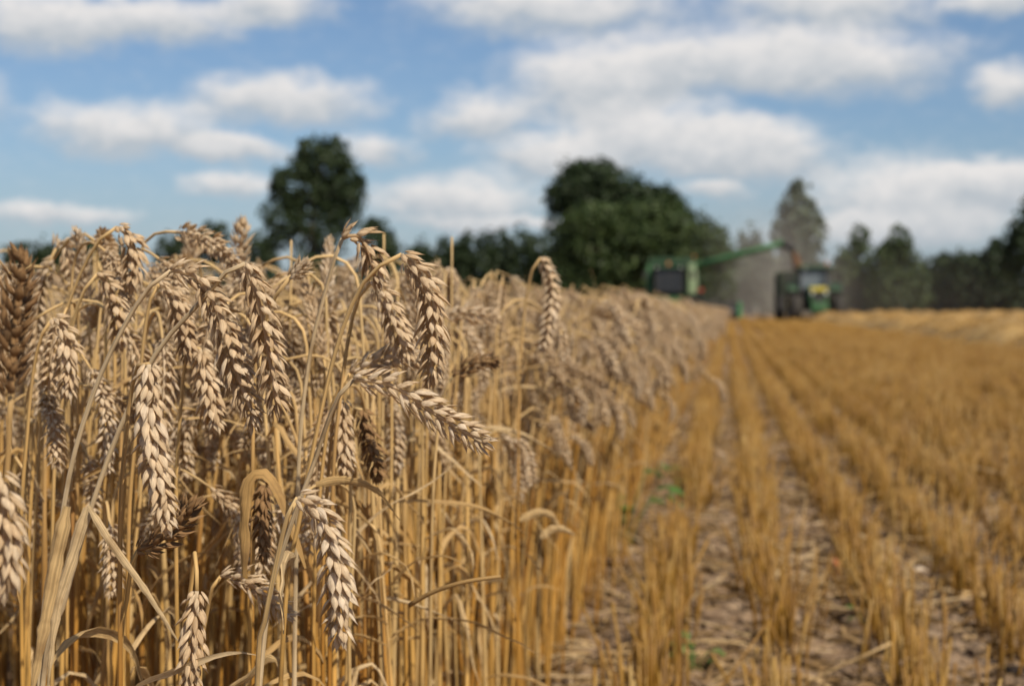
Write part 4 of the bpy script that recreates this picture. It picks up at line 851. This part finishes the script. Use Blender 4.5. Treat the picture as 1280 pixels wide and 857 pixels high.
# tractor, front towards the camera
pk = P(1023, 387, 79); tk = empty('tractor', (pk.x, pk.y, 0), 'green tractor with yellow bonnet band pulling the grain trailer', 'tractor', None, R(3)); tk.scale = (1.10, 1.0, 1.04)
hood = part('bonnet', tk, M_TGREEN, PR([(-.25, .95), (-.3, 1.35), (-.1, 1.55), (.6, 1.66), (1.95, 1.78), (1.95, .95)], -.40, .40), B((0, -.12, 1.1), (.70, .3, .5), .08))
part('bonnet_band', hood, M_YEL, B((0, -.05, 1.60), (.78, .5, .18), .05, Matrix.Rotation(R(8), 3, 'X')))['label'] = 'yellow band across the bonnet nose'
part('grille', hood, M_BLACK, B((0, -.305, 1.27), (.52, .05, .30), .02), B((0, -.30, 1.0), (.60, .05, .12), .01))
for s in (-1, 1):
    part('headlight', hood, M_LAMP, B((s * .32, -.30, 1.40), (.12, .06, .14), .02)); part('fender', tk, M_DGREEN, PR([(1.7, 1.55), (1.9, 1.78), (2.5, 1.92), (3.3, 1.78), (3.5, 1.4), (3.4, 1.4), (3.2, 1.7), (2.5, 1.82), (1.98, 1.70), (1.8, 1.5)], s * 1.0 - .28, s * 1.0 + .28))
    part('mirror', tk, M_BLACK, T([(s * .75, 1.75, 2.45), (s * 1.2, 1.6, 2.4)], .022), B((s * 1.25, 1.58, 2.2), (.18, .07, .34), .02)); part('work_lamp', tk, M_LAMP, B((s * .5, 1.54, 2.68), (.16, .05, .09), .01))
    wheel(tk, (s * .98, .35, .66), .66, .44, M_RIM, 18); wheel(tk, (s * .98, 2.6, .92), .92, .55, M_YEL, 20); part('front_fender', tk, M_BLACK, B((s * .98, .38, 1.38), (.42, .75, .05), .02))
part('front_weight', tk, M_TGREEN, B((0, -.55, .72), (.80, .40, .46), .06), B((0, -.2, .72), (.4, .4, .25), .03))
part('chassis', tk, M_BLACK, B((0, 1.2, .85), (.6, 3.2, .45), .06), T([(-.98, .35, .66), (.98, .35, .66)], .1), T([(-.98, 2.6, .92), (.98, 2.6, .92)], .13))
kab = part('cab', tk, M_BLACK, *[B((s * .70, y, 2.12), (.08, .08, 1.1), .02) for s in (-1, 1) for y in (1.75, 3.15)], B((0, 2.4, 1.35), (1.4, 1.5, .5), .05), B((0, 1.74, 1.63), (1.4, .07, .08), .02))
part('windscreen', kab, M_LGLASS, B((0, 1.755, 2.14), (1.32, .02, .98), .004)); part('side_window', kab, M_LGLASS, B((-.72, 2.45, 2.14), (.02, 1.3, .98), .004)); part('side_window', kab, M_LGLASS, B((.72, 2.45, 2.14), (.02, 1.3, .98), .004)); part('roof', kab, M_DGREEN, B((0, 2.4, 2.74), (1.65, 1.8, .18), .07))
part('beacon', tk, M_ORANGE, T([(.62, 2.2, 2.83), (.62, 2.2, 3.05)], .07)); part('exhaust', tk, M_BLACK, T([(.5, 1.5, 1.6), (.5, 1.5, 2.75)], .06))

# ---------------------------------------------------------------- dust hanging behind the harvester
def dust(name, c, r, dens, label, seed):
    bm = bmesh.new(); bmesh.ops.create_icosphere(bm, subdivisions=3, radius=1); bm.verts.index_update()
    mb = MB(); mb.add([np.array(v.co) for v in bm.verts], [tuple(q.index for q in f.verts) for f in bm.faces]); bm.free()
    m, N, L = nodes(name); out = N.new('ShaderNodeOutputMaterial'); pv = N.new('ShaderNodeVolumePrincipled'); pv.inputs['Color'].default_value = (.78, .73, .66, 1); pv.inputs['Anisotropy'].default_value = .1
    tc = N.new('ShaderNodeTexCoord'); ln = N.new('ShaderNodeVectorMath'); ln.operation = 'LENGTH'; L.new(tc.outputs['Object'], ln.inputs[0])
    fo = N.new('ShaderNodeMapRange'); fo.interpolation_type = 'SMOOTHSTEP'; L.new(ln.outputs['Value'], fo.inputs[0]); fo.inputs[1].default_value = .95; fo.inputs[2].default_value = .15; fo.inputs[3].default_value = 0; fo.inputs[4].default_value = 1
    nz = N.new('ShaderNodeTexNoise'); nz.inputs['Scale'].default_value = 2.2; nz.inputs['Detail'].default_value = 4; L.new(tc.outputs['Object'], nz.inputs['Vector'])
    nr = N.new('ShaderNodeMapRange'); L.new(nz.outputs['Fac'], nr.inputs[0]); nr.inputs[1].default_value = .32; nr.inputs[2].default_value = .68; nr.inputs[3].default_value = .15; nr.inputs[4].default_value = 1
    a = N.new('ShaderNodeMath'); a.operation = 'MULTIPLY'; L.new(fo.outputs[0], a.inputs[0]); L.new(nr.outputs[0], a.inputs[1])
    b = N.new('ShaderNodeMath'); b.operation = 'MULTIPLY'; L.new(a.outputs[0], b.inputs[0]); b.inputs[1].default_value = dens; L.new(b.outputs[0], pv.inputs['Density']); L.new(pv.outputs[0], out.inputs['Volume'])
    o = mb.build(name, m, None, True, c); o.scale = r; tag(o, label, 'dust', None, 'stuff'); return o
q = P(955, 350, 108); dust('dust_cloud', (q.x, q.y, 1.0), (8.5, 11, 13), .050, 'grey dust hanging between the combine and the tractor', 1)
q = P(1080, 350, 106); dust('dust_haze', (q.x, q.y, 0.5), (17, 10, 8), .009, 'thin dust drifting to the right past the tractor', 2)
